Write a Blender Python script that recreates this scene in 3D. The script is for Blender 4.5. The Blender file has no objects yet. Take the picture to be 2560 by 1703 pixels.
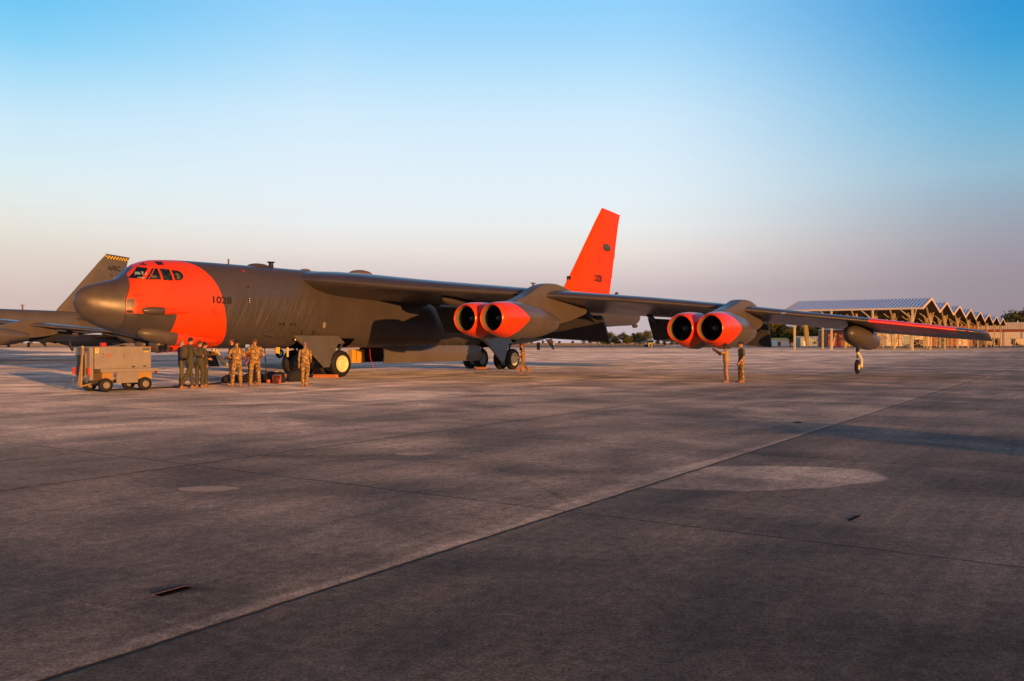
import bpy, bmesh, math, random
import numpy as np
from mathutils import Vector, Matrix
from mathutils.bvhtree import BVHTree
random.seed(7)
S = bpy.context.scene
COL = S.collection
R = math.radians
# ---------------------------------------------------------------- camera
cam = bpy.data.objects.new('camera', bpy.data.cameras.new('camera')); COL.objects.link(cam)
cam.data.sensor_width = 36; cam.data.lens = 2176/2560*36
cam.location = (0, 0, 1.72); cam.rotation_euler = (R(90)+math.atan(5.5/2176), 0, 0)
cam.data.clip_start = .1; cam.data.clip_end = 8000
S.camera = cam
# ---------------------------------------------------------------- light
SUN_AZ = Vector((-.578, .816, 0)).normalized()      # the way the light travels, flat
SUN_EL = R(3.7)
sd = SUN_AZ*math.cos(SUN_EL)+Vector((0, 0, -math.sin(SUN_EL)))
sun = bpy.data.objects.new('sun', bpy.data.lights.new('sun', 'SUN')); COL.objects.link(sun)
sun.data.energy = 5.0; sun.data.angle = R(.5); sun.data.color = (1, .42, .12)
sun.rotation_euler = (-sd).to_track_quat('Z', 'Y').to_euler()
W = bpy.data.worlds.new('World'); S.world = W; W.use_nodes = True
def lin(c): return tuple((x/255/12.92 if x/255 <= .04045 else ((x/255+.055)/1.055)**2.4) for x in c)
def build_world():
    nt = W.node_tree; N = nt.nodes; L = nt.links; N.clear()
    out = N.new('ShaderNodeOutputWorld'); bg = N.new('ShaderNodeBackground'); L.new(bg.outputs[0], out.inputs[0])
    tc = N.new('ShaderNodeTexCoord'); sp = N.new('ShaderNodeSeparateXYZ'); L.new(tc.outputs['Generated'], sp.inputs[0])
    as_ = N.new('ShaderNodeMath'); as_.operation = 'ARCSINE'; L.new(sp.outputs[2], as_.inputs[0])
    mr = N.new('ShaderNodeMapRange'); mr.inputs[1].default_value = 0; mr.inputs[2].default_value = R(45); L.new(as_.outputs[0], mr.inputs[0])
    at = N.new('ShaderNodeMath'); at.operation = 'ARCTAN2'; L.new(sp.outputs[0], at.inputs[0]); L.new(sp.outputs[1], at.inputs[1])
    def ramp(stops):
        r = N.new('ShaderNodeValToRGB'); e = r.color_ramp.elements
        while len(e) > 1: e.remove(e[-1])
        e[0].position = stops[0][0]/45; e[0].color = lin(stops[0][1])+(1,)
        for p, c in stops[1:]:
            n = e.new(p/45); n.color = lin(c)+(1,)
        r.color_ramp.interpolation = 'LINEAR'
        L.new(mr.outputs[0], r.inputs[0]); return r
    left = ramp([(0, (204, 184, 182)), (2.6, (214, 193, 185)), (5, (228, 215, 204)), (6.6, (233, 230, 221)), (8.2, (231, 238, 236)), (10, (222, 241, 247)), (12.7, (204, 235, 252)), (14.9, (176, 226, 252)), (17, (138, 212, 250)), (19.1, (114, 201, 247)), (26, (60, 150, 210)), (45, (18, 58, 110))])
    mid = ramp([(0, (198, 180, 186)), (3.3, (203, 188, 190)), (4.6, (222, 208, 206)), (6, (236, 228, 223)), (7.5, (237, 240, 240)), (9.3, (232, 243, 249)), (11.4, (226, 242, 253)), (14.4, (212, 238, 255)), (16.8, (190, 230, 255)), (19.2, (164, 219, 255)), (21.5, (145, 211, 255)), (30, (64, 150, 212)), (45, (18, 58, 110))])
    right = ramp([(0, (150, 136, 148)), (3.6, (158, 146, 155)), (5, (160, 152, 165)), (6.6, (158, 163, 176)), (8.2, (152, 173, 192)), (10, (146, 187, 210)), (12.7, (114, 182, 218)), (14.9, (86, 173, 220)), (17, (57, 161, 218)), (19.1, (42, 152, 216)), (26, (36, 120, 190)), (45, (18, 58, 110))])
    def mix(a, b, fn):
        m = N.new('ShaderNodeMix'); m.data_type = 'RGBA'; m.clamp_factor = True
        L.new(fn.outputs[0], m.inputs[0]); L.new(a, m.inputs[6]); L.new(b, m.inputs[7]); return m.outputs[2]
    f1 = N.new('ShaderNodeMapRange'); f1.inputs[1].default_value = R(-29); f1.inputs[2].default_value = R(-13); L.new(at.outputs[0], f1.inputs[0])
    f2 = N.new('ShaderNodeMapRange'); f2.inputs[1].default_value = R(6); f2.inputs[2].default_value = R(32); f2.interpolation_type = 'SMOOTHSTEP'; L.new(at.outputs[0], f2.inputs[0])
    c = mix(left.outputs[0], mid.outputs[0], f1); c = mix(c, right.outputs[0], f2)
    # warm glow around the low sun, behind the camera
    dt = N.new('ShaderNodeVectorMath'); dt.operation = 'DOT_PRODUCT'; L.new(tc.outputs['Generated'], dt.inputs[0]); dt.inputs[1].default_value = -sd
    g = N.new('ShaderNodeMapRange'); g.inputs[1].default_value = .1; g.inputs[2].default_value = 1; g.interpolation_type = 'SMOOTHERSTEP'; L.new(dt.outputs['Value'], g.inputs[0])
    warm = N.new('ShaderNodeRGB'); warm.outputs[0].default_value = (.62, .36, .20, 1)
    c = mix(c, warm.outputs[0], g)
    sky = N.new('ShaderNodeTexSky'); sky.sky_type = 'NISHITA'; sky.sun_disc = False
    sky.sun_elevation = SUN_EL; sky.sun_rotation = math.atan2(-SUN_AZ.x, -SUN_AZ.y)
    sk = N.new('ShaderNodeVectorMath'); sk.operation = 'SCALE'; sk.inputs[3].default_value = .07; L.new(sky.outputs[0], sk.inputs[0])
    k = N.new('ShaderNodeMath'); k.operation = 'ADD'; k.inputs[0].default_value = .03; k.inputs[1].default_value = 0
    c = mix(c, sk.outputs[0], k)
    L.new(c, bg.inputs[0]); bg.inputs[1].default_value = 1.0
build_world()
S.view_settings.view_transform = 'Standard'; S.view_settings.look = 'None'; S.view_settings.exposure = 0.0; S.view_settings.gamma = 1
S.render.engine = 'CYCLES'
S.cycles.max_bounces = 6

# ---------------------------------------------------------------- node helper
class NG:
    def __init__(s, name):
        s.m = bpy.data.materials.new(name); s.m.use_nodes = True; s.nt = s.m.node_tree; s.N = s.nt.nodes; s.L = s.nt.links
        s.p = s.N['Principled BSDF']
    def n(s, t, **k):
        x = s.N.new(t)
        for a, b in k.items(): setattr(x, a, b)
        return x
    def put(s, sock, v):
        if isinstance(v, (int, float)): sock.default_value = v
        elif isinstance(v, (tuple, list)): sock.default_value = tuple(v)+((1,) if sock.type == 'RGBA' and len(v) == 3 else ())
        else: s.L.new(v, sock)
    def mth(s, op, a, b=0., c=0.):
        x = s.n('ShaderNodeMath', operation=op)
        for i, v in enumerate((a, b, c)): s.put(x.inputs[i], v)
        return x.outputs[0]
    def obj(s): return s.n('ShaderNodeTexCoord').outputs['Object']
    def sep(s, v):
        x = s.n('ShaderNodeSeparateXYZ'); s.put(x.inputs[0], v); return x.outputs
    def scl(s, v, k):
        x = s.n('ShaderNodeVectorMath', operation='MULTIPLY'); s.put(x.inputs[0], v); x.inputs[1].default_value = k; return x.outputs[0]
    def rot(s, v, ang):
        x = s.n('ShaderNodeMapping'); s.put(x.inputs[0], v); x.inputs['Rotation'].default_value = ang; return x.outputs[0]
    def noise(s, v, sc, det=4, rough=.55, dist=0):
        x = s.n('ShaderNodeTexNoise'); s.put(x.inputs['Vector'], v); x.inputs['Scale'].default_value = sc; x.inputs['Detail'].default_value = det
        x.inputs['Roughness'].default_value = rough; x.inputs['Distortion'].default_value = dist; return x.outputs[0]
    def rng(s, v, a, b, c=0., d=1., it='LINEAR'):
        x = s.n('ShaderNodeMapRange', interpolation_type=it); s.put(x.inputs[0], v)
        for i, q in enumerate((a, b, c, d)): s.put(x.inputs[i+1], q)
        return x.outputs[0]
    def mix(s, f, a, b, bt='MIX'):
        x = s.n('ShaderNodeMix', data_type='RGBA', blend_type=bt, clamp_factor=True); s.put(x.inputs[0], f); s.put(x.inputs[6], a); s.put(x.inputs[7], b); return x.outputs[2]
    def bump(s, h, st=.3, d=.02):
        x = s.n('ShaderNodeBump'); x.inputs['Strength'].default_value = st; x.inputs['Distance'].default_value = d; s.put(x.inputs['Height'], h)
        s.L.new(x.outputs[0], s.p.inputs['Normal']); return x
    def base(s, c, rough=.5, metal=0., spec=.5):
        s.put(s.p.inputs['Base Color'], c); s.put(s.p.inputs['Roughness'], rough); s.put(s.p.inputs['Metallic'], metal); s.put(s.p.inputs['Specular IOR Level'], spec); return s.m
def plain(name, c, rough=.5, metal=0., var=.12, sc=3., bump=0., spec=.5):
    g = NG(name); o = g.obj(); n = g.noise(o, sc, 5, .6)
    f = g.rng(n, .3, .7, 1-var, 1+var); cc = g.mix(1., c, f, 'MULTIPLY')
    x = g.n('ShaderNodeCombineColor'); [g.put(x.inputs[i], f) for i in range(3)]
    cc = g.mix(1., c, x.outputs[0], 'MULTIPLY')
    if bump: g.bump(g.noise(o, sc*6, 4), bump, .01)
    return g.base(cc, g.rng(n, .3, .7, max(rough-.08, 0.02), min(rough+.08, 1)), metal, spec)

# ---------------------------------------------------------------- mesh helper
class MB:
    def __init__(s): s.v = []; s.f = []; s.mi = []
    def add(s, vs, fs, mi=0):
        o = len(s.v); s.v += [tuple(v) for v in vs]; s.f += [tuple(i+o for i in f) for f in fs]; s.mi += [mi]*len(fs); return s
    def box(s, x0, x1, y0, y1, z0, z1, mi=0):
        return s.add([(x, y, z) for x in (x0, x1) for y in (y0, y1) for z in (z0, z1)], [(0, 1, 3, 2), (4, 6, 7, 5), (0, 4, 5, 1), (2, 3, 7, 6), (0, 2, 6, 4), (1, 5, 7, 3)], mi)
    def bar(s, a, b, w, h=None, mi=0, up=(0, 0, 1)):
        a = Vector(a); b = Vector(b); d = (b-a).normalized(); u = Vector(up)
        if abs(d.dot(u)) > .98: u = Vector((1, 0, 0))
        x = d.cross(u).normalized()*w/2; y = x.cross(d).normalized()*(h or w)/2
        vs = [p+sx*x+sy*y for p in (a, b) for sx, sy in ((-1, -1), (1, -1), (1, 1), (-1, 1))]
        return s.add(vs, [(0, 1, 2, 3), (4, 7, 6, 5), (0, 4, 5, 1), (1, 5, 6, 2), (2, 6, 7, 3), (3, 7, 4, 0)], mi)
    def loft(s, rings, cap=True, mi=0, closed=False):
        n = len(rings[0]); o = len(s.v); vs = [p for r in rings for p in r]; fs = []
        m = len(rings)
        for i in range(m-1+(1 if closed else 0)):
            for j in range(n):
                a = i*n+j; b = i*n+(j+1) % n; c = ((i+1) % m)*n+(j+1) % n; d = ((i+1) % m)*n+j; fs.append((a, b, c, d))
        if cap and not closed: fs.append(tuple(range(n))[::-1]); fs.append(tuple((m-1)*n+j for j in range(n)))
        return s.add(vs, fs, mi)
    def tube(s, pts, r, n=10, mi=0, cap=True):
        pts = [Vector(p) for p in pts]; rs = r if isinstance(r, (list, tuple)) else [r]*len(pts); rings = []
        u = None
        for i, p in enumerate(pts):
            d = (pts[min(i+1, len(pts)-1)]-pts[max(i-1, 0)]).normalized()
            if u is None: u = d.orthogonal().normalized()
            u = (u-d*u.dot(d)).normalized(); w = d.cross(u)
            rings.append([p+rs[i]*(math.cos(t)*u+math.sin(t)*w) for t in [2*math.pi*k/n for k in range(n)]])
        return s.loft(rings, cap, mi)
    def lathe(s, o, ax, prof, n=24, mi=0, cap=True):
        o = Vector(o); ax = Vector(ax).normalized(); u = ax.orthogonal().normalized(); w = ax.cross(u)
        return s.loft([[o+ax*a+r*(math.cos(t)*u+math.sin(t)*w) for t in [2*math.pi*k/n for k in range(n)]] for a, r in prof], cap, mi)
    def ell(s, c, rx, ry, rz, n=16, m=10, mi=0, axes=None):
        c = Vector(c); A = axes or (Vector((1, 0, 0)), Vector((0, 1, 0)), Vector((0, 0, 1))); rings = []
        for i in range(1, m):
            ph = math.pi*i/m
            rings.append([c+A[0]*rx*math.sin(ph)*math.cos(t)+A[1]*ry*math.sin(ph)*math.sin(t)-A[2]*rz*math.cos(ph) for t in [2*math.pi*k/n for k in range(n)]])
        return s.loft(rings, True, mi)
    def prism(s, poly, y0, y1, f=None, mi=0):
        """poly in a plane (a,b); f maps (a,b,y)->xyz"""
        f = f or (lambda a, b, y: (a, y, b)); n = len(poly)
        vs = [f(a, b, y0) for a, b in poly]+[f(a, b, y1) for a, b in poly]
        return s.add(vs, [tuple(range(n)), tuple(range(2*n-1, n-1, -1))]+[(i, i+n, (i+1) % n+n, (i+1) % n) for i in range(n)], mi)
    def build(s, name, mats, parent=None, smooth=True, angle=35, bevel=0, fix=True):
        me = bpy.data.meshes.new(name); me.from_pydata(s.v, [], s.f)
        mats = mats if isinstance(mats, (list, tuple)) else [mats]
        for m in mats: me.materials.append(m)
        me.polygons.foreach_set('material_index', s.mi)
        if fix:
            bm = bmesh.new(); bm.from_mesh(me); bmesh.ops.recalc_face_normals(bm, faces=bm.faces[:]); bm.to_mesh(me); bm.free()
        if smooth:
            me.polygons.foreach_set('use_smooth', [True]*len(me.polygons)); me.set_sharp_from_angle(angle=R(angle))
        me.update(); o = bpy.data.objects.new(name, me); COL.objects.link(o)
        if parent: o.parent = parent
        if bevel:
            b = o.modifiers.new('bevel', 'BEVEL'); b.width = bevel; b.segments = 2; b.limit_method = 'ANGLE'
        return o
def tag(o, label=None, cat=None, group=None, kind=None):
    if label: o['label'] = label
    if cat: o['category'] = cat
    if group: o['group'] = group
    if kind: o['kind'] = kind
    return o
def empty(name, loc, rz=0, label=None, cat=None, group=None):
    o = bpy.data.objects.new(name, None); COL.objects.link(o); o.location = loc; o.rotation_euler = (0, 0, rz); o.empty_display_size = .5
    return tag(o, label, cat, group)
def copy_tree(o, parent=None):
    c = o.copy(); COL.objects.link(c)
    if parent: c.parent = parent
    for ch in list(o.children): copy_tree(ch, c)
    return c
def text_faces(txt, cell=.06):
    cu = bpy.data.curves.new('t', 'FONT'); cu.body = txt; cu.size = 1; cu.offset = .03
    ob = bpy.data.objects.new('t', cu); COL.objects.link(ob)
    dg = bpy.context.evaluated_depsgraph_get(); me = bpy.data.meshes.new_from_object(ob.evaluated_get(dg))
    bm = bmesh.new(); bm.from_mesh(me)
    bpy.data.objects.remove(ob); bpy.data.curves.remove(cu); bpy.data.meshes.remove(me)
    xs = [v.co.x for v in bm.verts]; ys = [v.co.y for v in bm.verts]; x0, x1, y0, y1 = min(xs), max(xs), min(ys), max(ys)
    for v in bm.verts: v.co = ((v.co.x-x0)/(x1-x0), (v.co.y-y0)/(y1-y0), 0)
    return bm
def text_obj(name, txt, mat, parent, f, nx=6, ny=3):
    """f maps unit square (u,v) to xyz"""
    bm = text_faces(txt)
    for i in range(1, nx):
        bmesh.ops.bisect_plane(bm, geom=bm.verts[:]+bm.edges[:]+bm.faces[:], plane_co=(i/nx, 0, 0), plane_no=(1, 0, 0))
    for i in range(1, ny):
        bmesh.ops.bisect_plane(bm, geom=bm.verts[:]+bm.edges[:]+bm.faces[:], plane_co=(0, i/ny, 0), plane_no=(0, 1, 0))
    for v in bm.verts: v.co = f(v.co.x, v.co.y)
    me = bpy.data.meshes.new(name); bm.to_mesh(me); bm.free(); me.materials.append(mat)
    o = bpy.data.objects.new(name, me); COL.objects.link(o)
    if parent: o.parent = parent
    return o

# ---------------------------------------------------------------- materials
ORANGE = (.80, .056, .001); GREY = (.070, .064, .062)
M = {}
M['grey'] = plain('grey_paint', GREY, .42, 0, .10, .8)
M['dkgrey'] = plain('dark_grey', (.05, .05, .05), .5)
M['black'] = plain('black', (.012, .012, .013), .6)
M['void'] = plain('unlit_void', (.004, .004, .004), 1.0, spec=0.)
M['ink'] = plain('black_lettering', (.015, .014, .014), .6)
M['grey2'] = plain('pale_grey_paint', (.105, .095, .085), .45, 0, .10, .8)
M['orange'] = plain('orange_paint', ORANGE, .38, 0, .05, 1.5)
M['tyre'] = plain('tyre_rubber', (.012, .012, .012), .75, 0, .2, 6, .2)
M['rim'] = plain('sunlit_wheel_paint', (.90, .84, .48), .35, 0, .08, 9)
M['steel'] = plain('steel', (.45, .45, .44), .3, .9)
M['yellowgreen'] = plain('primer', (.62, .50, .12), .5)
M['primer'] = plain('yellow_primer', (.78, .42, .05), .5)
M['chock'] = plain('chock_wood', (.62, .20, .05), .7, 0, .35, 8, .3)
M['white'] = plain('white_paper', (.8, .8, .78), .6)
M['red'] = plain('red', (.6, .02, .015), .45)
M['yellow'] = plain('yellow_marks', (.85, .62, .04), .5)
M['cart'] = plain('cart_paint', (.29, .26, .225), .45, 0, .1, 2.5)
M['cartdark'] = plain('grille_black', (.03, .027, .024), .6)
M['cable'] = plain('black_cable', (.012, .012, .012), .5)
M['skin'] = plain('skin', (.52, .25, .15), .5, 0, .08, 20)
M['skin2'] = plain('dark_skin', (.10, .045, .028), .5, 0, .08, 20)
M['hair'] = plain('dark_hair', (.018, .012, .009), .7, 0, .3, 40, .5)
M['hair2'] = plain('brown_hair', (.09, .04, .02), .7, 0, .3, 40, .5)
M['stubble'] = plain('shaved_scalp', (.22, .13, .10), .6, 0, .2, 60)
M['boot'] = plain('tan_boots', (.36, .19, .09), .7)
M['flight'] = plain('olive_flight_suit', (.075, .068, .035), .8, 0, .2, 9, .6)
M['olive'] = plain('olive_trousers', (.12, .10, .035), .8, 0, .2, 9, .6)
M['blackcloth'] = plain('black_cloth', (.016, .017, .022), .85, 0, .2, 9, .6)
M['brownpant'] = plain('brown_trousers', (.42, .22, .12), .8, 0, .15, 9, .6)
M['tanshirt'] = plain('tan_shirt', (.50, .30, .10), .8, 0, .12, 9, .6)
M['greenshirt'] = plain('green_shirt', (.11, .10, .045), .8, 0, .15, 9, .6)
def camo():
    g = NG('camouflage_cloth'); o = g.obj(); a = g.noise(o, 9, 3, .6, 1.2); b = g.noise(g.scl(o, (1.2, 1.2, 1.9)), 15, 3, .6, 1.5)
    c = g.mix(g.rng(a, .46, .49), (.60, .38, .11), (.26, .14, .04)); c = g.mix(g.rng(b, .54, .57), c, (.035, .022, .008)); c = g.mix(g.rng(b, .40, .37), c, (.85, .66, .34))
    g.bump(g.noise(o, 14, 4), .6, .02); return g.base(c, .85)
M['camo'] = camo()
def glass():
    g = NG('cockpit_glass'); o = g.obj(); n = g.noise(o, 5, 4)
    c = g.mix(g.rng(n, .5, .62), (.006, .010, .014), (.03, .05, .055)); m = g.base(c, .06, 0, .9); return m  # lighter blotches imitate reflections on the glass
M['glass'] = glass()
M['skyglass'] = plain('windshield_sky_reflection', (.02, .17, .30), .08, .3, .05, 2)  # blue sky reflection of the front panes put into the base colour

# ---------------------------------------------------------------- ground
AX = Vector((.553, .833, 0)); NX = Vector((.833, -.553, 0))
def apron_mat(far=False):
    g = NG('apron_concrete'); o = g.obj()
    def dot(v):
        x = g.n('ShaderNodeVectorMath', operation='DOT_PRODUCT'); g.put(x.inputs[0], o); x.inputs[1].default_value = v; return x.outputs['Value']
    ga = dot(AX); gn = dot(NX)
    wob = g.mth('MULTIPLY', g.mth('SUBTRACT', g.noise(o, 2.2, 5, .7), .5), .05)
    def line(gv, g0, sp, w):
        t = g.mth('DIVIDE', g.mth('SUBTRACT', g.mth('ADD', gv, wob), g0), sp)
        fr = g.mth('ABSOLUTE', g.mth('SUBTRACT', g.mth('FRACT', g.mth('ADD', t, 1000.5)), .5))
        dd = g.mth('MULTIPLY', fr, sp); return dd, g.mth('FLOOR', t)
    dn, kn = line(gn, -4.44, 6.1, 0); da, ka = line(ga, 7.71, 5.6, 0)
    cellv = g.n('ShaderNodeCombineXYZ'); g.put(cellv.inputs[0], kn); g.put(cellv.inputs[1], ka)
    wn = g.n('ShaderNodeTexWhiteNoise', noise_dimensions='2D'); g.L.new(cellv.outputs[0], wn.inputs['Vector'])
    lanev = g.n('ShaderNodeTexWhiteNoise', noise_dimensions='1D'); g.put(lanev.inputs['W'], kn)
    along = g.n('ShaderNodeCombineXYZ'); g.put(along.inputs[0], ga); g.put(along.inputs[1], gn)
    al = along.outputs[0]
    st1 = g.noise(g.scl(al, (.05, .5, 1)), 1.6, 6, .62)            # long streaks along the lanes
    st2 = g.noise(g.scl(al, (.6, .14, 1)), .8, 5, .6)
    st3 = g.noise(g.scl(al, (.25, 5., 1)), 2.0, 4, .6)             # fine brushed streaks
    blot = g.noise(o, .35, 5, .6, .6)
    hz = g.noise(g.scl(o, (.05, .6, 1)), .7, 5, .6)
    gr1 = g.noise(o, 44, 3, .85); gr2 = g.noise(o, 9, 9, .82)
    v = g.rng(st1, .28, .72, .66, 1.36); 
    for t in (g.rng(st2, .3, .7, .78, 1.22), g.rng(st3, .3, .7, .86, 1.14), g.rng(blot, .37, .63, .60, 1.38), g.rng(hz, .3, .7, .80, 1.18), g.rng(gr1, .36, .64, .48, 1.55), g.rng(gr2, .38, .62, .62, 1.40),
              g.rng(wn.outputs[0], 0, 1, .84, 1.10), g.rng(lanev.outputs[0], 0, 1, .82, 1.12)):
        v = g.mth('MULTIPLY', v, t)
    # older, darker lane on the camera's side of the wide joint, easing off with distance
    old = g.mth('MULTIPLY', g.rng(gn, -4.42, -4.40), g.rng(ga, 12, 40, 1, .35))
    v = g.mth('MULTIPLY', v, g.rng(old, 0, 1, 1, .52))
    v = g.mth('MULTIPLY', v, g.rng(gn, -10.4, -17.5, 1, 1.85))  # grazing-sun brightening with distance painted into the concrete
    v = g.mth('MULTIPLY', v, g.rng(ga, 3, 13, .60, 1))  # darker towards the camera
    # pale washed patch beside the joint
    pv = g.n('ShaderNodeVectorMath', operation='SUBTRACT'); g.put(pv.inputs[0], o); pv.inputs[1].default_value = (3.1, 11.15, 0)
    pr = g.rot(pv.outputs[0], (0, 0, R(-14))); pl = g.n('ShaderNodeVectorMath', operation='LENGTH'); g.put(pl.inputs[0], g.scl(pr, (.52, 1.0, 1)))
    pd = g.mth('ADD', pl.outputs['Value'], g.mth('MULTIPLY', g.mth('SUBTRACT', g.noise(o, 1.2, 5), .5), .25))
    patch = g.mth('MULTIPLY', g.rng(pd, 1.0, .90, 0, 1, 'SMOOTHSTEP'), g.rng(gn, -4.5, -4.3))
    v = g.mth('MULTIPLY', v, g.rng(patch, 0, 1, 1, 2.3))
    # pale dust strip along the far side of the wide joint
    dj = g.mth('SUBTRACT', -4.44, gn)
    wd = g.mth('MULTIPLY', g.rng(g.noise(o, .5, 3), .35, .65, .6, 1.3), g.mth('ADD', .20, g.mth('MULTIPLY', .32, g.mth('MULTIPLY', g.rng(ga, 7, 9), g.rng(ga, 15, 11)))))
    strip = g.mth('MULTIPLY', g.mth('MULTIPLY', g.rng(dj, 0, .01), g.rng(ga, 19, 14, .15, 1)), g.mth('SUBTRACT', 1, g.rng(g.mth('DIVIDE', dj, wd), .55, 1, 0, 1, 'SMOOTHSTEP')))
    v = g.mth('MULTIPLY', v, g.rng(strip, 0, 1, 1, 1.6))
    # scuffs and thin scratches
    sc = g.noise(g.scl(g.rot(o, (0, 0, R(28))), (.12, 7, 1)), 1.2, 2, .5); v = g.mth('MULTIPLY', v, g.rng(sc, .68, .74, 1, 1.28))
    # rubber arcs and scratches: thin rings of several turning circles
    for cx, cy, rr, wdt, amp in ((7, 24, 13.2, .05, 1.30), (-6, 16, 7.4, .04, 1.22), (14, 2, 9.5, .06, 1.22), (3, -6, 13.0, .035, 1.25), (-14, 6, 15.0, .05, .74), (20, 20, 14.4, .07, .70), (20, 20, 14.9, .07, .74)):
        q = g.n('ShaderNodeVectorMath', operation='DISTANCE'); g.put(q.inputs[0], o); q.inputs[1].default_value = (cx, cy, 0)
        e = g.mth('ABSOLUTE', g.mth('SUBTRACT', q.outputs['Value'], rr)); ringm = g.mth('MULTIPLY', g.rng(e, wdt*.4, wdt, 1, 0), g.rng(g.noise(o, .8, 5, .7), .45, .6))
        v = g.mth('MULTIPLY', v, g.rng(ringm, 0, 1, 1, amp))
    for ang, off in ((R(-62), 3.4), (R(-60), 4.3), (R(-61), 5.6), (R(-58), 2.2)):
        r_ = g.sep(g.rot(o, (0, 0, ang)))[1]; e = g.mth('ABSOLUTE', g.mth('SUBTRACT', r_, -off)); sm = g.mth('MULTIPLY', g.rng(e, .02, .08, 1, 0), g.rng(g.noise(o, .9, 5, .7), .5, .62)); v = g.mth('MULTIPLY', v, g.rng(sm, 0, 1, 1, 1.35))
    sc2 = g.noise(g.scl(g.rot(o, (0, 0, R(-63))), (.35, 5, 1)), .9, 2, .5); v = g.mth('MULTIPLY', v, g.rng(sc2, .71, .75, 1, 1.3))
    # far lanes: dark shoulders and pale strips
    y = g.sep(o)[1]
    for y0, y1, k in ((118, 130, 1.35), (150, 166, .70), (196, 203, 1.6), (232, 262, .62), (300, 312, 1.3)):
        b = g.mth('MULTIPLY', g.rng(y, y0, y0+3), g.rng(y, y1, y1-3)); v = g.mth('MULTIPLY', v, g.rng(b, 0, 1, 1, k))
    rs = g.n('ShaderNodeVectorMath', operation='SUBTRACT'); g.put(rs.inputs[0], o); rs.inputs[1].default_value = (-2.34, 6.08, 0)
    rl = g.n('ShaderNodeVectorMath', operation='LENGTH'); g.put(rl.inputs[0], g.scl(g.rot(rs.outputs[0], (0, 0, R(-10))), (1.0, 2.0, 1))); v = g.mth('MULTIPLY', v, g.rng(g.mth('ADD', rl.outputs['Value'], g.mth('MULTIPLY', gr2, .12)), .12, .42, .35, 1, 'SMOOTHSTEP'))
    # oil drips under the aircraft and small dark specks
    dr = g.noise(o, 1.7, 2, .5); v = g.mth('MULTIPLY', v, g.rng(dr, .74, .78, 1, .45)); dr2 = g.noise(o, 7, 2, .5); v = g.mth('MULTIPLY', v, g.rng(dr2, .76, .80, 1, 1.5))
    # joints
    j1 = g.rng(dn, .010, .028, 1, 0); wide = g.mth('MULTIPLY', g.rng(dn, .014, .03, 1, 0), g.mth('COMPARE', kn, -.5, .6))
    j2 = g.rng(da, .006, .015, .85, 0); jj = g.mth('MAXIMUM', g.mth('MAXIMUM', g.mth('MULTIPLY', j1, g.rng(g.noise(o, 1.1, 4), .35, .6, .6, 1)), wide), j2)
    v = g.mth('MULTIPLY', v, g.mth('SUBTRACT', 1, g.mth('MULTIPLY', jj, .88)))
    x = g.n('ShaderNodeCombineColor'); [g.put(x.inputs[i], v) for i in range(3)]
    tint = g.mix(g.rng(blot, .35, .65), (.325, .300, .262), (.35, .305, .255))
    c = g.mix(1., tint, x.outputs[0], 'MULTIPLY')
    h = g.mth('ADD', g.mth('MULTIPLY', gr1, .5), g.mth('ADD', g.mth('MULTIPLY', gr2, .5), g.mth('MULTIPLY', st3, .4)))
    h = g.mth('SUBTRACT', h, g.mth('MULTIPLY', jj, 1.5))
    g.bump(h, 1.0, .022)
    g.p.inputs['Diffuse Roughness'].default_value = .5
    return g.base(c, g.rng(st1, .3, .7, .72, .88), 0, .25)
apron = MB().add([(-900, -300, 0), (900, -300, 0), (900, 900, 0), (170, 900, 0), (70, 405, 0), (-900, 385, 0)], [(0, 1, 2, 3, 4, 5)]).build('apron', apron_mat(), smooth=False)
tag(apron, kind='structure')
def grass_mat():
    g = NG('dry_grass'); o = g.obj(); a = g.noise(g.scl(o, (.02, .2, 1)), 1, 5); b = g.noise(o, 3, 4)
    c = g.mix(g.rng(a, .35, .65), (.36, .23, .09), (.20, .17, .06)); c = g.mix(g.rng(b, .3, .7, 0, .5), c, (.42, .28, .12)); g.bump(b, .8, .3); g.p.inputs['Diffuse Roughness'].default_value = 1; return g.base(c, .95)
fld = MB().add([(-5000, -800, -.05), (5000, -800, -.05), (5000, 6500, -.05), (-5000, 6500, -.05)], [(0, 1, 2, 3)]).build('grass_field', grass_mat(), smooth=False)
tag(fld, kind='structure')
g_ = plain('shoulder_asphalt', (.075, .07, .068), .85, 0, .2, .1)
sh = MB().add([(-900, 318, .004), (900, 290, .004), (900, 420, .004), (172, 420, .004), (70, 398, .004), (-900, 378, .004)], [(0, 1, 2, 3, 4, 5)]).build('asphalt_shoulder', g_, smooth=False)
tag(sh, kind='structure')

# ---------------------------------------------------------------- bomber
def interp(tab, s):
    xs = [t[0] for t in tab]
    if s <= xs[0]: return tab[0][1:]
    if s >= xs[-1]: return tab[-1][1:]
    i = max(j for j in range(len(xs)) if xs[j] <= s); i = min(i, len(xs)-2)
    h = xs[i+1]-xs[i]; t = (s-xs[i])/h; out = []
    for c in range(1, len(tab[0])):
        def d(j):
            if j <= 0 or j >= len(tab)-1: return 0 if j <= 0 and False else ((tab[min(j+1, len(tab)-1)][c]-tab[max(j-1, 0)][c])/(xs[min(j+1, len(tab)-1)]-xs[max(j-1, 0)]))
            a = (tab[j][c]-tab[j-1][c])/(xs[j]-xs[j-1]); b = (tab[j+1][c]-tab[j][c])/(xs[j+1]-xs[j])
            return 0 if a*b <= 0 else 2*a*b/(a+b)
        p0, p1 = tab[i][c], tab[i+1][c]; m0, m1 = d(i)*h, d(i+1)*h
        out.append((2*t**3-3*t*t+1)*p0+(t**3-2*t*t+t)*m0+(-2*t**3+3*t*t)*p1+(t**3-t*t)*m1)
    return tuple(out)
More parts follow.
